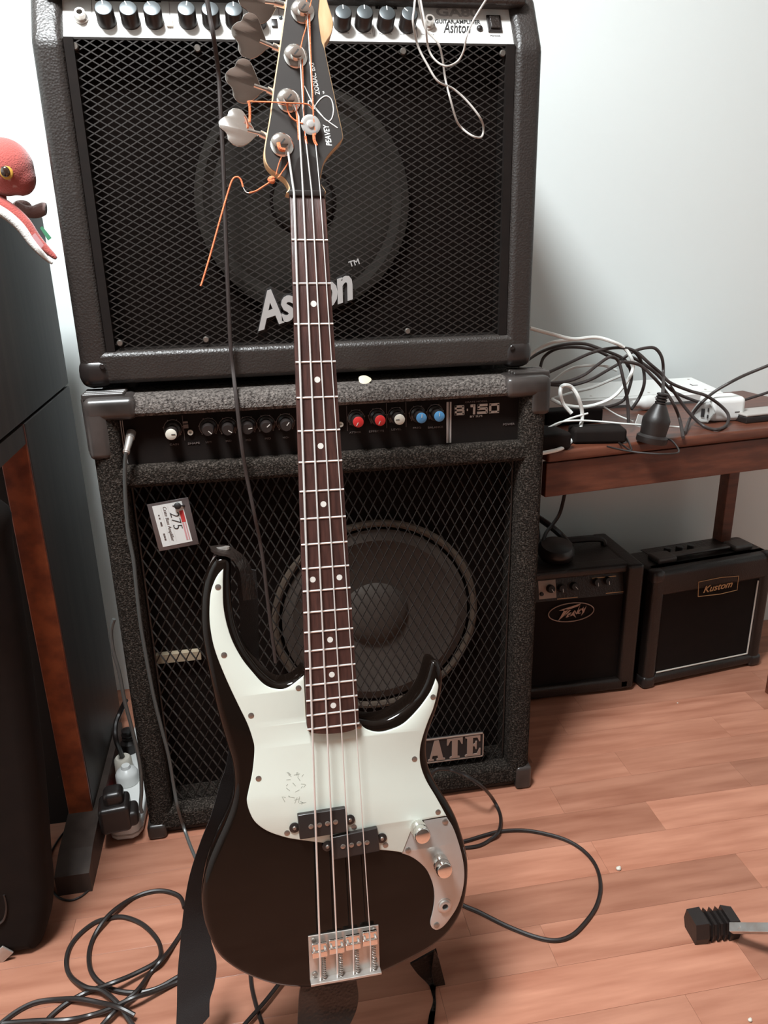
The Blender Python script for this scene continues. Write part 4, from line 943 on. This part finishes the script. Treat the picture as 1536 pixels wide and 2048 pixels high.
# white wall plate / board leaning on the wall
w0 = P(1160,790,y=1.53); w1 = P(1441,788,y=1.53); w2 = P(1418,753,y=1.625)
w0.z = w1.z = max(BZ+.006,(w0.z+w1.z)/2)
FWB = frame((w0.x,1.53,w0.z),(1,0,0),(0,.095,w2.z-w0.z)); Lw = w1.x-w0.x; Hw = Vector((0,.095,w2.z-w0.z)).length
wb = thing('white_power_board', (w0.x+Lw/2,1.55,BZ), 'flat white power board lying back to front against the wall on the bench', 'power board')
mk('board_case', G().prism([(0,0),(Lw,0),(Lw-.016,Hw),(.016,Hw)], -.014, 0, FWB), 'white', wb, sm=0)
mk('board_rim', G().prism([(0,0),(Lw,0),(Lw,-.010),(0,-.010)], -.016, -.002, FWB), 'white', wb, sm=0)
for x,y in ((Lw-.03,Hw-.012),(Lw*.42,Hw-.012),(Lw-.03,.012),(Lw*.5,.012),(.03,.012)): screw(FWB @ T((x,y,0)), .003, wb, 'nickel', .0004)
for x in (Lw-.045,):
    mk('keyhole_slot', G().box(x,x+.014,Hw*.42,Hw*.42+.003,0,.0004,FWB).box(x,x+.003,Hw*.42,Hw*.42+.012,0,.0004,FWB), 'sleeve', wb)
# white plug lying behind the socket
c = P(1283,806,z=BZ+.0155); wp = thing('white_plug', c, 'white round plug lying behind the bottle-shaped socket', 'plug')
mk('plug_body', G().lathe([(.008,-.03),(.010,-.01),(.016,0),(.019,.006),(.019,.03),(.017,.032)], T(c) @ RZ(8) @ RY(90) @ Matrix.Scale(.8,4), 24), 'white', wp)
# white adapter with clear plug
a0 = P(1420,846,z=BZ); a1 = P(1490,842,z=BZ)
ad = thing('white_adapter', (a0+a1)/2, 'white rounded mains adapter with a clear plug end on the bench', 'adapter')
Wd = (a1-a0).length; MA = frame(a0,(a1-a0),(0,1,0))
mk('adapter_case', G().rbox(0, Wd, 0, .055, .0, .048, .011, MA, 5), 'white', ad, wn=True)
mk('adapter_mark', G().box(Wd-.024,Wd-.014,-.0006,0,.018,.020,MA), 'sleeve', ad)
MC = MA @ T((-.010,.010,.022)) @ RZ(-35) @ RX(90) @ Matrix.Scale(.8,4)
cp_ = mk('clear_plug', G().lathe([(.006,-.02),(.024,-.008),(.027,.0),(.027,.018),(.024,.020)], MC, 6), 'clear', ad, sm=0)
mk('plug_pins', G().box(-.004,.004,-.010,.010,.019,.024,MC).box(.010,.013,.004,.012,.019,.024,MC).box(.010,.013,-.012,-.004,.019,.024,MC), 'ink', cp_)
# black and silver box on the right
a0 = P(1492,848,z=BZ); pb = thing('small_device', a0+Vector((.05,.03,0)), 'flat black box with a silver top at the right end of the bench', 'device')
MD = frame(a0, bd_, (0,1,0))
mk('device_case', G().rbox(0,.11,0,.05,0,.013,.002,MD), 'plastic', pb, wn=True)
mk('device_top', G().rbox(.0,.11,0,.05,.013,.018,.002,MD), 'wire', pb, wn=True)
# black adapters in the pile
for i,(x,y,w_,d_,h_,lab,rot) in enumerate(((1112,902,.060,.07,.030,'black mains adapter nearest the corner of the bass amplifier',6),(1200,888,.095,.05,.026,'long black mains adapter under the white wires in the middle of the bench',-10),(1150,850,.12,.04,.030,'black mains adapter at the back of the pile beneath the cables',3))):
    c = P(x,y,z=BZ+.0005); M = T(c) @ RZ(rot)
    o = mk('power_adapter', G().rbox(-w_/2,w_/2,0,d_,0,h_,.006,M), 'black', None, wn=True); tag(o, lab, 'adapter')
c = P(1262,846,z=BZ+.012); o = mk('paper_label', G().box(-.008,.008,-.0004,.0004,-.010,.012,T(c+Vector((0,-.03,.01))) @ RZ(20) @ RY(20)), 'white', sm=0); tag(o,'small white paper label hanging on the cables left of the bottle-shaped socket','label')
# ================================================================== SMALL AMPS
# Peavey
pA = P(1270,1381,z=0); PYf = 1.430; PX1 = .812; PX0 = .50; PZ = .318; PD = .20
pv = thing('practice_amplifier', ((PX0+PX1)/2, PYf+PD/2, 0), 'small black practice amplifier with an oval emblem, half hidden behind the bass amplifier', 'amplifier')
ps = PYf+.03
g = G().rbox(PX1-.040, PX1, PYf, PYf+PD, .006, PZ, .009).rbox(PX0, PX0+.03, PYf, PYf+PD, .006, PZ, .009)
g.rbox(PX0+.01, PX1-.01, PYf+.03, PYf+PD, .006, PZ-.002, .006).rbox(PX0+.01,PX1-.01,PYf,PYf+.05,.006,.036,.008).rbox(PX0+.01,PX1-.01,PYf+.010,PYf+.05,PZ-.022,PZ-.001,.008)
mk('cabinet_shell', g, 'vinyl_dark', pv, wn=True)
mk('grille_cloth', G().box(PX0+.02, PX1-.03, PYf+.014, PYf+.02, .034, PZ-.070), 'black', pv)
FQ = frame((0,PYf+.012,PZ-.072),(1,0,0),(0,math.sin(math.radians(16)),math.cos(math.radians(16))))
mk('control_panel', G().box(PX0+.02, PX1-.04, 0, .052, -.004, 0, FQ), 'leather', pv, sm=0)
u0,v0 = loc2(FQ,1078,1196); u1,v1 = loc2(FQ,1111,1162)
mk('input_plate', G().box(u0,u1,.006,.046,0,.0006,FQ), 'rosebadge', pv, sm=0)
u0,_ = loc2(FQ,1184,1150); u1,_ = loc2(FQ,1232,1150)
mk('trim_line', G().box(u0,u1,.040,.042,0,.0006,FQ).box(u0+.03,u1+.02,.004,.0055,0,.0006,FQ).box(loc2(FQ,1114,1190).x,loc2(FQ,1155,1190).x,.002,.0035,0,.0006,FQ), 'gold', pv, sm=0)
kp = proto(G().lathe([(.0095,0),(.0085,.010),(.0075,.0115)], n=20), 'plastic'); kpp = proto(G().box(-.0006,.0006,-.008,0,.0115,.0122),'white',0)
for x,y,a_ in ((1100,1177,30),(1122,1176,0),(1147,1172,40),(1192,1164,0),(1214,1161,0)):
    u,v = loc2(FQ,x,y); k = inst('knob', kp, FQ @ T((u,v,0)), pv); inst('knob_pointer', kpp, FQ @ T((u,v,0)) @ RZ(a_), k)
u,v = loc2(FQ,1083,1188); inst('jack_socket', proto(G().lathe([(.005,0),(.004,.004)], n=14),'plastic'), FQ @ T((u,v,0)), pv)
# oval emblem
FE = frame((0,PYf+.012,0),(1,0,0),(0,0,1)); c0 = loc2(FE,1142,1224)
ow = (loc2(FE,1188,1216)-loc2(FE,1097,1232)).x/2; oh = .0225
em = mk('emblem_ring', G().tube([(c0.x+ow*math.cos(a*.1309), c0.y+oh*math.sin(a*.1309), .001) for a in range(48)], .0013, 6, 1, True, FE), 'rosebadge', pv)
def zz3(x,y): q_ = loc2(FE, 1060+x/6.4, 1030+y/6.4); return (q_.x, q_.y)
g = G()
for poly in ([(370,1220),(440,1195),(655,1128),(610,1165),(500,1205),(455,1222)],[(440,1205),(490,1205),(425,1295),(360,1348),(395,1285)],[(440,1290),(470,1240),(500,1215),(520,1215),(480,1255),(455,1275)],
  [(455,1310),(480,1262),(525,1240),(528,1250),(500,1264),(525,1262),(500,1276),(478,1284),(505,1290),(480,1305)],[(505,1295),(560,1225),(570,1275),(588,1312),(545,1280)],[(560,1225),(575,1215),(590,1250),(640,1145),(610,1240),(590,1270)],
  [(602,1262),(615,1222),(655,1190),(657,1200),(630,1220),(650,1218),(628,1235),(622,1250),(650,1246),(640,1258)],[(655,1205),(685,1170),(682,1210),(720,1160),(690,1240),(652,1285),(670,1235)]):
    g.prism([zz3(x,y) for x,y in poly], 0, .0014, FE)
mk('emblem_letters', g, 'rosebadge', em, sm=0)
for s in (PX0+.04, PX1-.04): inst('rubber_foot', proto(G().lathe([(.012,0),(.012,.008)],n=14),'rubber'), T((s,PYf+.04,0)), pv); inst('rubber_foot', proto(G().lathe([(.012,0),(.012,.008)],n=14),'rubber'), T((s,PYf+PD-.04,0)), pv)
# handle on top of the practice amp
hl = P(1190,1062,z=PZ+.012)
mk('carry_handle', G().tube([(.66,PYf+.13,PZ-.002),(.67,PYf+.13,PZ+.014),(.76,PYf+.13,PZ+.014),(.775,PYf+.13,PZ-.002)], .007, 8, 4), 'rubber', pv)
# headphones on top
c = P(1120,1118,z=PZ+.03)
hpn = thing('headphones', (c.x,c.y,PZ), 'black headphones lying on top of the small practice amplifier', 'headphones')
cup = proto(G().lathe([(.020,-.012),(.036,-.010),(.041,0),(.041,.010),(.034,.020),(.015,.024)], n=28), 'plastic')
cA = Vector((c.x+.02, PYf+.075, PZ+.014)); cB = Vector((c.x-.045, PYf+.12, PZ+.046))
for q_,a_ in ((cA,12),(cB,58)):
    k = inst('ear_cup', cup, T(q_) @ RX(a_), hpn)
mk('headband', G().tube([cA+Vector((.035,0,.01)), cA+Vector((.02,.06,.03)), (cA+cB)/2+Vector((0,.075,.045)), cB+Vector((-.03,.02,.03)), cB+Vector((-.035,0,0))], .0075, 8, 6), 'plastic', hpn)
cable('headphone_cable', [P(1130,985,y=1.52),P(1120,1025,y=1.54),P(1106,1048,y=1.54),P(1092,1066,y=1.53),P(1084,1090,y=1.52)], .0040, 'cable', 'black cable hanging from the bench down to the small practice amplifier', 'cable')
# Kustom
k0 = P(1286,1380,z=0); k1 = P(1518,1330,z=0); kd = (k1-k0).normalized(); KW = (k1-k0).length; KH = .294; KD = .125
MKu = frame(k0, kd, Vector((-kd.y,kd.x,0)))
ku = thing('practice_amplifier', MKu @ Vector((KW/2,KD/2,0)), 'small black practice amplifier with white piping and gold framed logo, under the bench', 'amplifier')
g = G().rbox(0,KW,.012,KD,.006,KH,.012,MKu).rbox(0,.034,0,.05,.006,KH,.012,MKu).rbox(KW-.034,KW,0,.05,.006,KH,.012,MKu).rbox(.01,KW-.01,0,.05,KH-.062,KH,.012,MKu).rbox(.01,KW-.01,0,.05,.006,.034,.010,MKu)
mk('cabinet_shell', g, 'vinyl_dark', ku, wn=True)
mk('grille_cloth', G().box(.03,KW-.03,.008,.014,.03,KH-.055,MKu), 'black', ku)
mk('piping', G().tube([MKu @ Vector(p) for p in ((.036,.006,.0355),(KW-.036,.006,.0355))], .0018, 8, 0).tube([MKu @ Vector(p) for p in ((KW-.036,.006,.0355),(KW-.036,.006,KH-.066))], .0018, 8, 0), 'piping', ku)
FK = frame(MKu @ Vector((0,-.0005,0)), kd, (0,0,1))
lp = [loc2(FK,x,y) for x,y in ((1396,1193),(1397,1164),(1440,1155),(1477,1152),(1474,1180),(1440,1188),(1396,1193))]
lg_ = mk('logo_frame', G().tube([(p.x,p.y,.0004) for p in lp], .0009, 6, 0, M=FK), 'gold', ku)
p0 = loc2(FK,1406,1186); p1 = loc2(FK,1464,1175)
mk('lettering', text('Kustom', frame(FK @ Vector((p0.x,p0.y,.0003)), kd+Vector((0,0,.0)), (0,0,1)) @ RZ(2), (p1-p0).length, .0165, .0006, .012, .35), 'gold', lg_, sm=0)
# recessed top panel, knobs, handle
mk('top_panel', G().box(.05,KW-.07,.075,.125,KH-.0005,KH+.0012,MKu), 'rosebadge' if False else 'leather', ku)
kt = proto(G().lathe([(.0085,0),(.0080,.012),(.007,.013)], n=20),'plastic'); ktc = proto(G().lathe([(.0068,.0128),(.0068,.0136)], n=20),'knobtop')
for x,y in ((1334,1102),(1358,1099),(1381,1096)):
    pt = MKu.inverted() @ P(x,y,z=KH+.006); k = inst('knob', kt, MKu @ T((pt.x,pt.y,KH+.001)), ku); inst('knob_cap', ktc, MKu @ T((pt.x,pt.y,KH+.001)), k)
mk('carry_handle', G().rbox(.062,KW-.088,.048,.068,KH+.006,KH+.012,.003,MKu), 'corner', ku, wn=True)
for x_ in (.035, KW-.085): mk('handle_cap', G().rbox(x_,x_+.052,.038,.080,KH-.001,KH+.013,.005,MKu), 'corner', ku, wn=True)
for x_ in (0,1):
    xa, xb = ((-.003,.032) if x_==0 else (KW-.032,KW+.003))
    mk('corner_protector', G().rbox(xa,xb,-.003,.04,.0,.032,.010,MKu), 'plastic', ku, wn=True)
    mk('corner_protector', G().rbox(xa,xb,-.002,.03,KH-.03,KH+.003,.012,MKu), 'plastic', ku, wn=True)
# ================================================================== PRICE TAG
c = P(345,1048,y=CY+.012); tg = thing('price_tag', P(345,1100,y=CY+.012), 'white price tag reading 275 in a grey plastic sleeve, tied to the bass amplifier grille', 'tag')
q_ = [P(x,y,y=CY+.014) for x,y in ((296,1009),(374,994),(398,1088),(318,1103))]
FT = frame(q_[3], q_[2]-q_[3], q_[0]-q_[3]); tw = (q_[2]-q_[3]).length; th = ((q_[0]-q_[3]).length)
mk('plastic_sleeve', G().rbox(0,tw,0,th,-.001,0,.0004,FT), 'sleeve', tg)
a = [loc2(FT,x,y) for x,y in ((304,1013),(363,1002),(385,1082),(326,1094))]
pp = mk('paper_card', G().prism([(p.x,p.y) for p in a], 0, .0004, FT), 'tagw', tg, sm=0)
FC = frame(FT @ Vector((a[0].x,a[0].y,.0005)), FT.to_3x3() @ Vector((a[3].x-a[0].x,a[3].y-a[0].y,0)), FT.to_3x3() @ Vector((a[1].x-a[0].x,a[1].y-a[0].y,0)))
pw, phh = (a[3]-a[0]).length, (a[1]-a[0]).length      # text runs down the card
if FC.col[2].dot(FT.col[2]) < 0: FC = frame(FC.translation, FC.col[0].to_3d(), FC.col[1].to_3d())
mk('red_stripe', G().box(pw*.22,pw*.50,phh*.84,phh*.98,0,.0002,FC), 'tagr', pp, sm=0)
mk('pink_print', G().box(pw*.52,pw*.94,phh*.84,phh*.90,0,.0002,FC).box(pw*.52,pw*.94,phh*.93,phh*.97,0,.0002,FC), 'tagp', pp, sm=0)
mk('lettering', text('275', FC @ T((pw*.22,phh*.52,.0001)), pw*.42, phh*.30, .0002, -.012, .1), 'ink', pp, sm=0)
mk('lettering', text('$', FC @ T((pw*.06,phh*.66,.0001)), None, phh*.10, .0002), 'ink', pp, sm=0)
mk('lettering', text('Crate Bass Amplifier', FC @ T((pw*.06,phh*.30,.0001)), pw*.84, phh*.15, .0002, -.006, .2), 'sleeve', pp, sm=0)
mk('ruled_line', G().box(pw*.06,pw*.92,phh*.27,phh*.275,0,.0002,FC).box(pw*.06,pw*.92,phh*.50,phh*.505,0,.0002,FC), 'wire', pp, sm=0)
mk('lettering', text('■ ■  ■■■ ·· ▪▪▪', FC @ T((pw*.2,phh*.1,.0001)), pw*.6, phh*.07, .0002), 'sleeve', pp, sm=0) if False else mk('small_print', G().box(pw*.22,pw*.25,phh*.12,phh*.17,0,.0002,FC).box(pw*.29,pw*.33,phh*.12,phh*.17,0,.0002,FC).box(pw*.40,pw*.50,phh*.12,phh*.18,0,.0002,FC).box(pw*.68,pw*.73,phh*.12,phh*.18,0,.0002,FC).box(pw*.745,pw*.79,phh*.12,phh*.18,0,.0002,FC).box(pw*.805,pw*.85,phh*.12,phh*.18,0,.0002,FC), 'sleeve', pp, sm=0)
tc_ = P(355,1012,y=CY+.010)
mk('cable_tie', G().ell((0,0,0),(.0055,.003,.0055),T(tc_)).tube([tc_, P(368,1011,y=CY+.014), P(383,1010,y=CY+.03)], .0014, 6, 4), 'ink', tg)
# ================================================================== GUITAR PICK
c = P(730,764,z=CZ+.001); o = mk('guitar_pick', G().rprism([(.010*math.cos(a*.3927)*(1+.12*math.cos(3*a*.3927)), .010*math.sin(a*.3927)) for a in range(16)], 0, .0012, .0004, T(Vector((P(730,764,z=CZ+.004).x, min(CY+.03, c.y), CZ+.006))) @ RX(32), 2), 'pick')
tag(o, 'small cream guitar pick lying on the top front edge of the bass amplifier', 'guitar pick')
# ================================================================== FOOT OF A STAND
fa = P(1394,1886,z=0); fdir = Vector((1,.02,.0))
ft_ = thing('stand_foot', fa+Vector((.03,0,0)), 'ribbed black rubber foot on a flat metal leg at the lower right edge', 'stand')
MF = frame(fa+Vector((-.004,.014,0)), (1,-.06,.0), (0,1,0))
def fsec(g, x0, x1, s, s2=None):
    s2 = s2 or s
    def ring(x, s): return [(x,-.019*s,.012),(x,-.017*s,.001),(x,.015*s,.001),(x,.021*s,.014),(x,.017*s,.030*s+.004),(x,-.013*s,.030*s+.004)]
    g.add(ring(x0,s)+ring(x1,s2), [tuple(range(6))[::-1],tuple(range(6,12))]+[(i,(i+1)%6,6+(i+1)%6,6+i) for i in range(6)], MF)
g = G(); fsec(g,0,.020,1,1.04); fsec(g,.018,.060,.80)
for k in range(3): fsec(g,.0255+k*.0095,.030+k*.0095,1.0,.86)
fsec(g,.0530,.070,1.02,.90)
mk('rubber_foot', g, 'rubber', ft_, sm=0)
tb0 = P(1462,1856,z=.026); tb1 = P(1640,1858,z=.10)
MT = frame(tb0, tb1-tb0, (0,1,0))
mk('metal_leg', G().rbox(0,(tb1-tb0).length,-.0065,.0065,-.005,.005,.0008,MT), 'nickel', ft_, wn=True)
mk('leg_rivet', G().lathe([(.0025,0),(.002,.001)], MT @ T((.016,0,.005)), 12), 'nickel', ft_)
# crumbs
for i,(x,y,r,lab) in enumerate(((1237,1737,.0045,'white crumb on the floor right of the large cable loop'),(1500,2040,.003,'white crumb on the floor at the lower right corner'),(1355,1406,.0018,'tiny white crumb on the floor in front of the small amplifiers'))):
    c = P(x,y,z=r*.6); o = mk('crumb', G().ell((0,0,0),(r,r*.9,r*.7),T(c),8,6).ell((r*.5,r*.4,0),(r*.7,r*.6,r*.6),T(c),8,6), 'ivory'); tag(o, lab, 'crumb')
# ================================================================== POWER STRIP lower left
s0 = P(228,1697,z=0); s1 = P(290,1655,z=0)
pwx0, pwx1 = -.308, -.250; pwy0 = 1.165
pws = thing('power_strip', ((pwx0+pwx1)/2, 1.3, 0), 'white power strip on the floor between the cabinet and the bass amplifier', 'power strip')
MPW = T(((pwx0+pwx1)/2-.005, pwy0, 0)) @ RZ(-2)
hw = .029
pts = [(-hw,.36),(-hw,.02),(-hw+.006,.006),(-hw+.016,0),(hw-.016,0),(hw-.006,.006),(hw,.02),(hw,.36)]
mk('strip_case', G().rprism([tuple(p) for p in pts], .002, .036, .006, MPW, 4), 'white', pws, sm=50)
mk('strip_groove', G().prism([(x*1.01,y*1.0-.0006) for x,y in pts], .012, .015, MPW), 'wire', pws, sm=0)
mk('lit_switch', G().rbox(-.034,-.026,.10,.125,.012,.026,.002,MPW @ T((0,0,0))), 'glow', pws)
def plug(M, m, lab, prof=None):
    g = G().lathe(prof or [(.019,0),(.019,.014),(.016,.020),(.010,.026),(.008,.040)], M, 24); o = mk('mains_plug', g, m); return tag(o, lab, 'plug')
def onstrip(px,py,h): 
    p = P(px,py,z=h); return p
c = onstrip(256,1562,.037); plug(T(c), 'white', 'white round mains plug in the power strip', [(.021,0),(.021,.018),(.018,.024),(.009,.030),(.0075,.036)])
c = onstrip(246,1520,.060); plug(T(Vector((c.x,c.y,.037))), 'ivory', 'grey mains plug behind the white one in the power strip', [(.017,0),(.016,.026),(.013,.030)])
c = onstrip(254,1490,.05); plug(T(Vector((c.x+.004,c.y,.037))), 'rubber', 'black ribbed mains plug farthest back in the power strip', [(.016,0),(.016,.020),(.010,.026),(.012,.030),(.010,.034),(.012,.038),(.010,.042),(.011,.048),(.006,.050)])
# black adapter block
c = P(238,1672,z=.037); 
ab = thing('mains_adapter', Vector((c.x,c.y+.01,.037)), 'bulky black mains adapter plugged in the near end of the power strip', 'adapter')
MAb = T(Vector((c.x+.0,c.y+.004,.0375))) @ RZ(6)
mk('adapter_case', G().rbox(-.030,.022,0,.050,.0,.052,.008,MAb,4).rbox(-.020,.014,.010,.045,.045,.075,.010,MAb,4), 'plastic', ab, wn=True)
mk('adapter_collar', G().rbox(-.016,.034,.004,.044,.004,.034,.008,MAb,4), 'rubber', ab, wn=True)
cable('plug_cord', [Vector((P(246,1520,z=.06).x,P(246,1520,z=.06).y,.066)), P(232,1480,y=1.30), P(231,1450,y=1.32), P(240,1425,y=1.34), P(252,1400,y=1.34)], .0048, 'cable', 'black cord rising from the grey plug in the power strip', 'cable')
# ================================================================== PLUSH TOY
TY = 1.24
toy = thing('plush_toy', P(30,400,y=TY), 'red plush toy animal with a yellow-ringed eye draped over the top of the tall cabinet', 'toy')
hc = P(8,334,y=TY)
def sp(px): return px*1.08/1550
g = G(); g.ell((0,0,0),(sp(56),sp(50),sp(54)),T(hc) @ RY(-8),32,20); g.ell((sp(26),0,-sp(18)),(sp(31),sp(34),sp(36)),T(hc),24,14)
body_o = mk('head', g, 'plush', toy, sm=80)
md = body_o.modifiers.new('rm','REMESH'); md.mode='VOXEL'; md.voxel_size=.0025; md.use_smooth_shade=True
md = body_o.modifiers.new('sm','SMOOTH'); md.iterations=8; md.factor=.6
ec = P(13,345,y=TY-sp(46))
ey = mk('eye_rim', G().ell((0,0,0),(sp(12),sp(4),sp(13)),T(ec) @ RZ(12)), 'eyey', body_o)
mk('pupil', G().ell((0,0,0),(sp(9),sp(5),sp(10)),T(ec+Vector((-.001,-.002,.001)))), 'eye', body_o)
mk('neck', G().tube([P(-4,375,y=TY),P(0,400,y=TY),P(4,420,y=TY)], sp(13), 16, 3), 'plush', toy)
arm = [(-25,402),(0,412),(25,428),(48,450),(68,478),(86,498),(104,515),(110,520)]
wd_ = [16,15,14,13,11,9,6,3]
def armtube(dx, dy, k, ys):
    pts_ = [P(a+dx,b+dy,y=ys) for a,b in arm]
    return G().tube(pts_, lambda t_: sp(wd_[min(7,int(t_*7))]*(1-(t_*7)%1)+wd_[min(7,int(t_*7)+1)]*((t_*7)%1))*k, 16, 5)
mk('arm', armtube(3,-3,.92,TY-.012), 'plush', toy, sm=80)
mk('arm_underside', armtube(-5,7,.72,TY-.020), 'plushw', toy, sm=80)['label'] = 'white underside of the draped arm'
mk('flipper', G().tube([P(30,412,y=TY+.03),P(50,422,y=TY+.03),P(70,424,y=TY+.03),P(86,418,y=TY+.03),P(92,418,y=TY+.03)], lambda t_: sp(13-3*abs(t_-.6)), 14, 5), 'plushg', toy, sm=80)
mk('flipper', G().ell((0,0,0),(sp(20),sp(14),sp(14)),T(P(44,414,y=TY+.05))), 'plushg', toy, sm=80)
gq = [P(x,y,y=TY) for x,y in ((80,456),(84,452),(103,476),(96,481))]
mk('sewn_label', G().add([*gq, *[p+Vector((0,.001,0)) for p in gq]], [(0,1,2,3),(7,6,5,4),(0,4,5,1),(1,5,6,2),(2,6,7,3),(3,7,4,0)]), 'green', toy, sm=0)
gq = [P(x,y,y=TY-.035) for x,y in ((63,472),(70,466),(88,490),(82,497))]
mk('sewn_label', G().add([*gq, *[p+Vector((0,.001,0)) for p in gq]], [(0,1,2,3),(7,6,5,4),(0,4,5,1),(1,5,6,2),(2,6,7,3),(3,7,4,0)]), 'tagp', toy, sm=0)
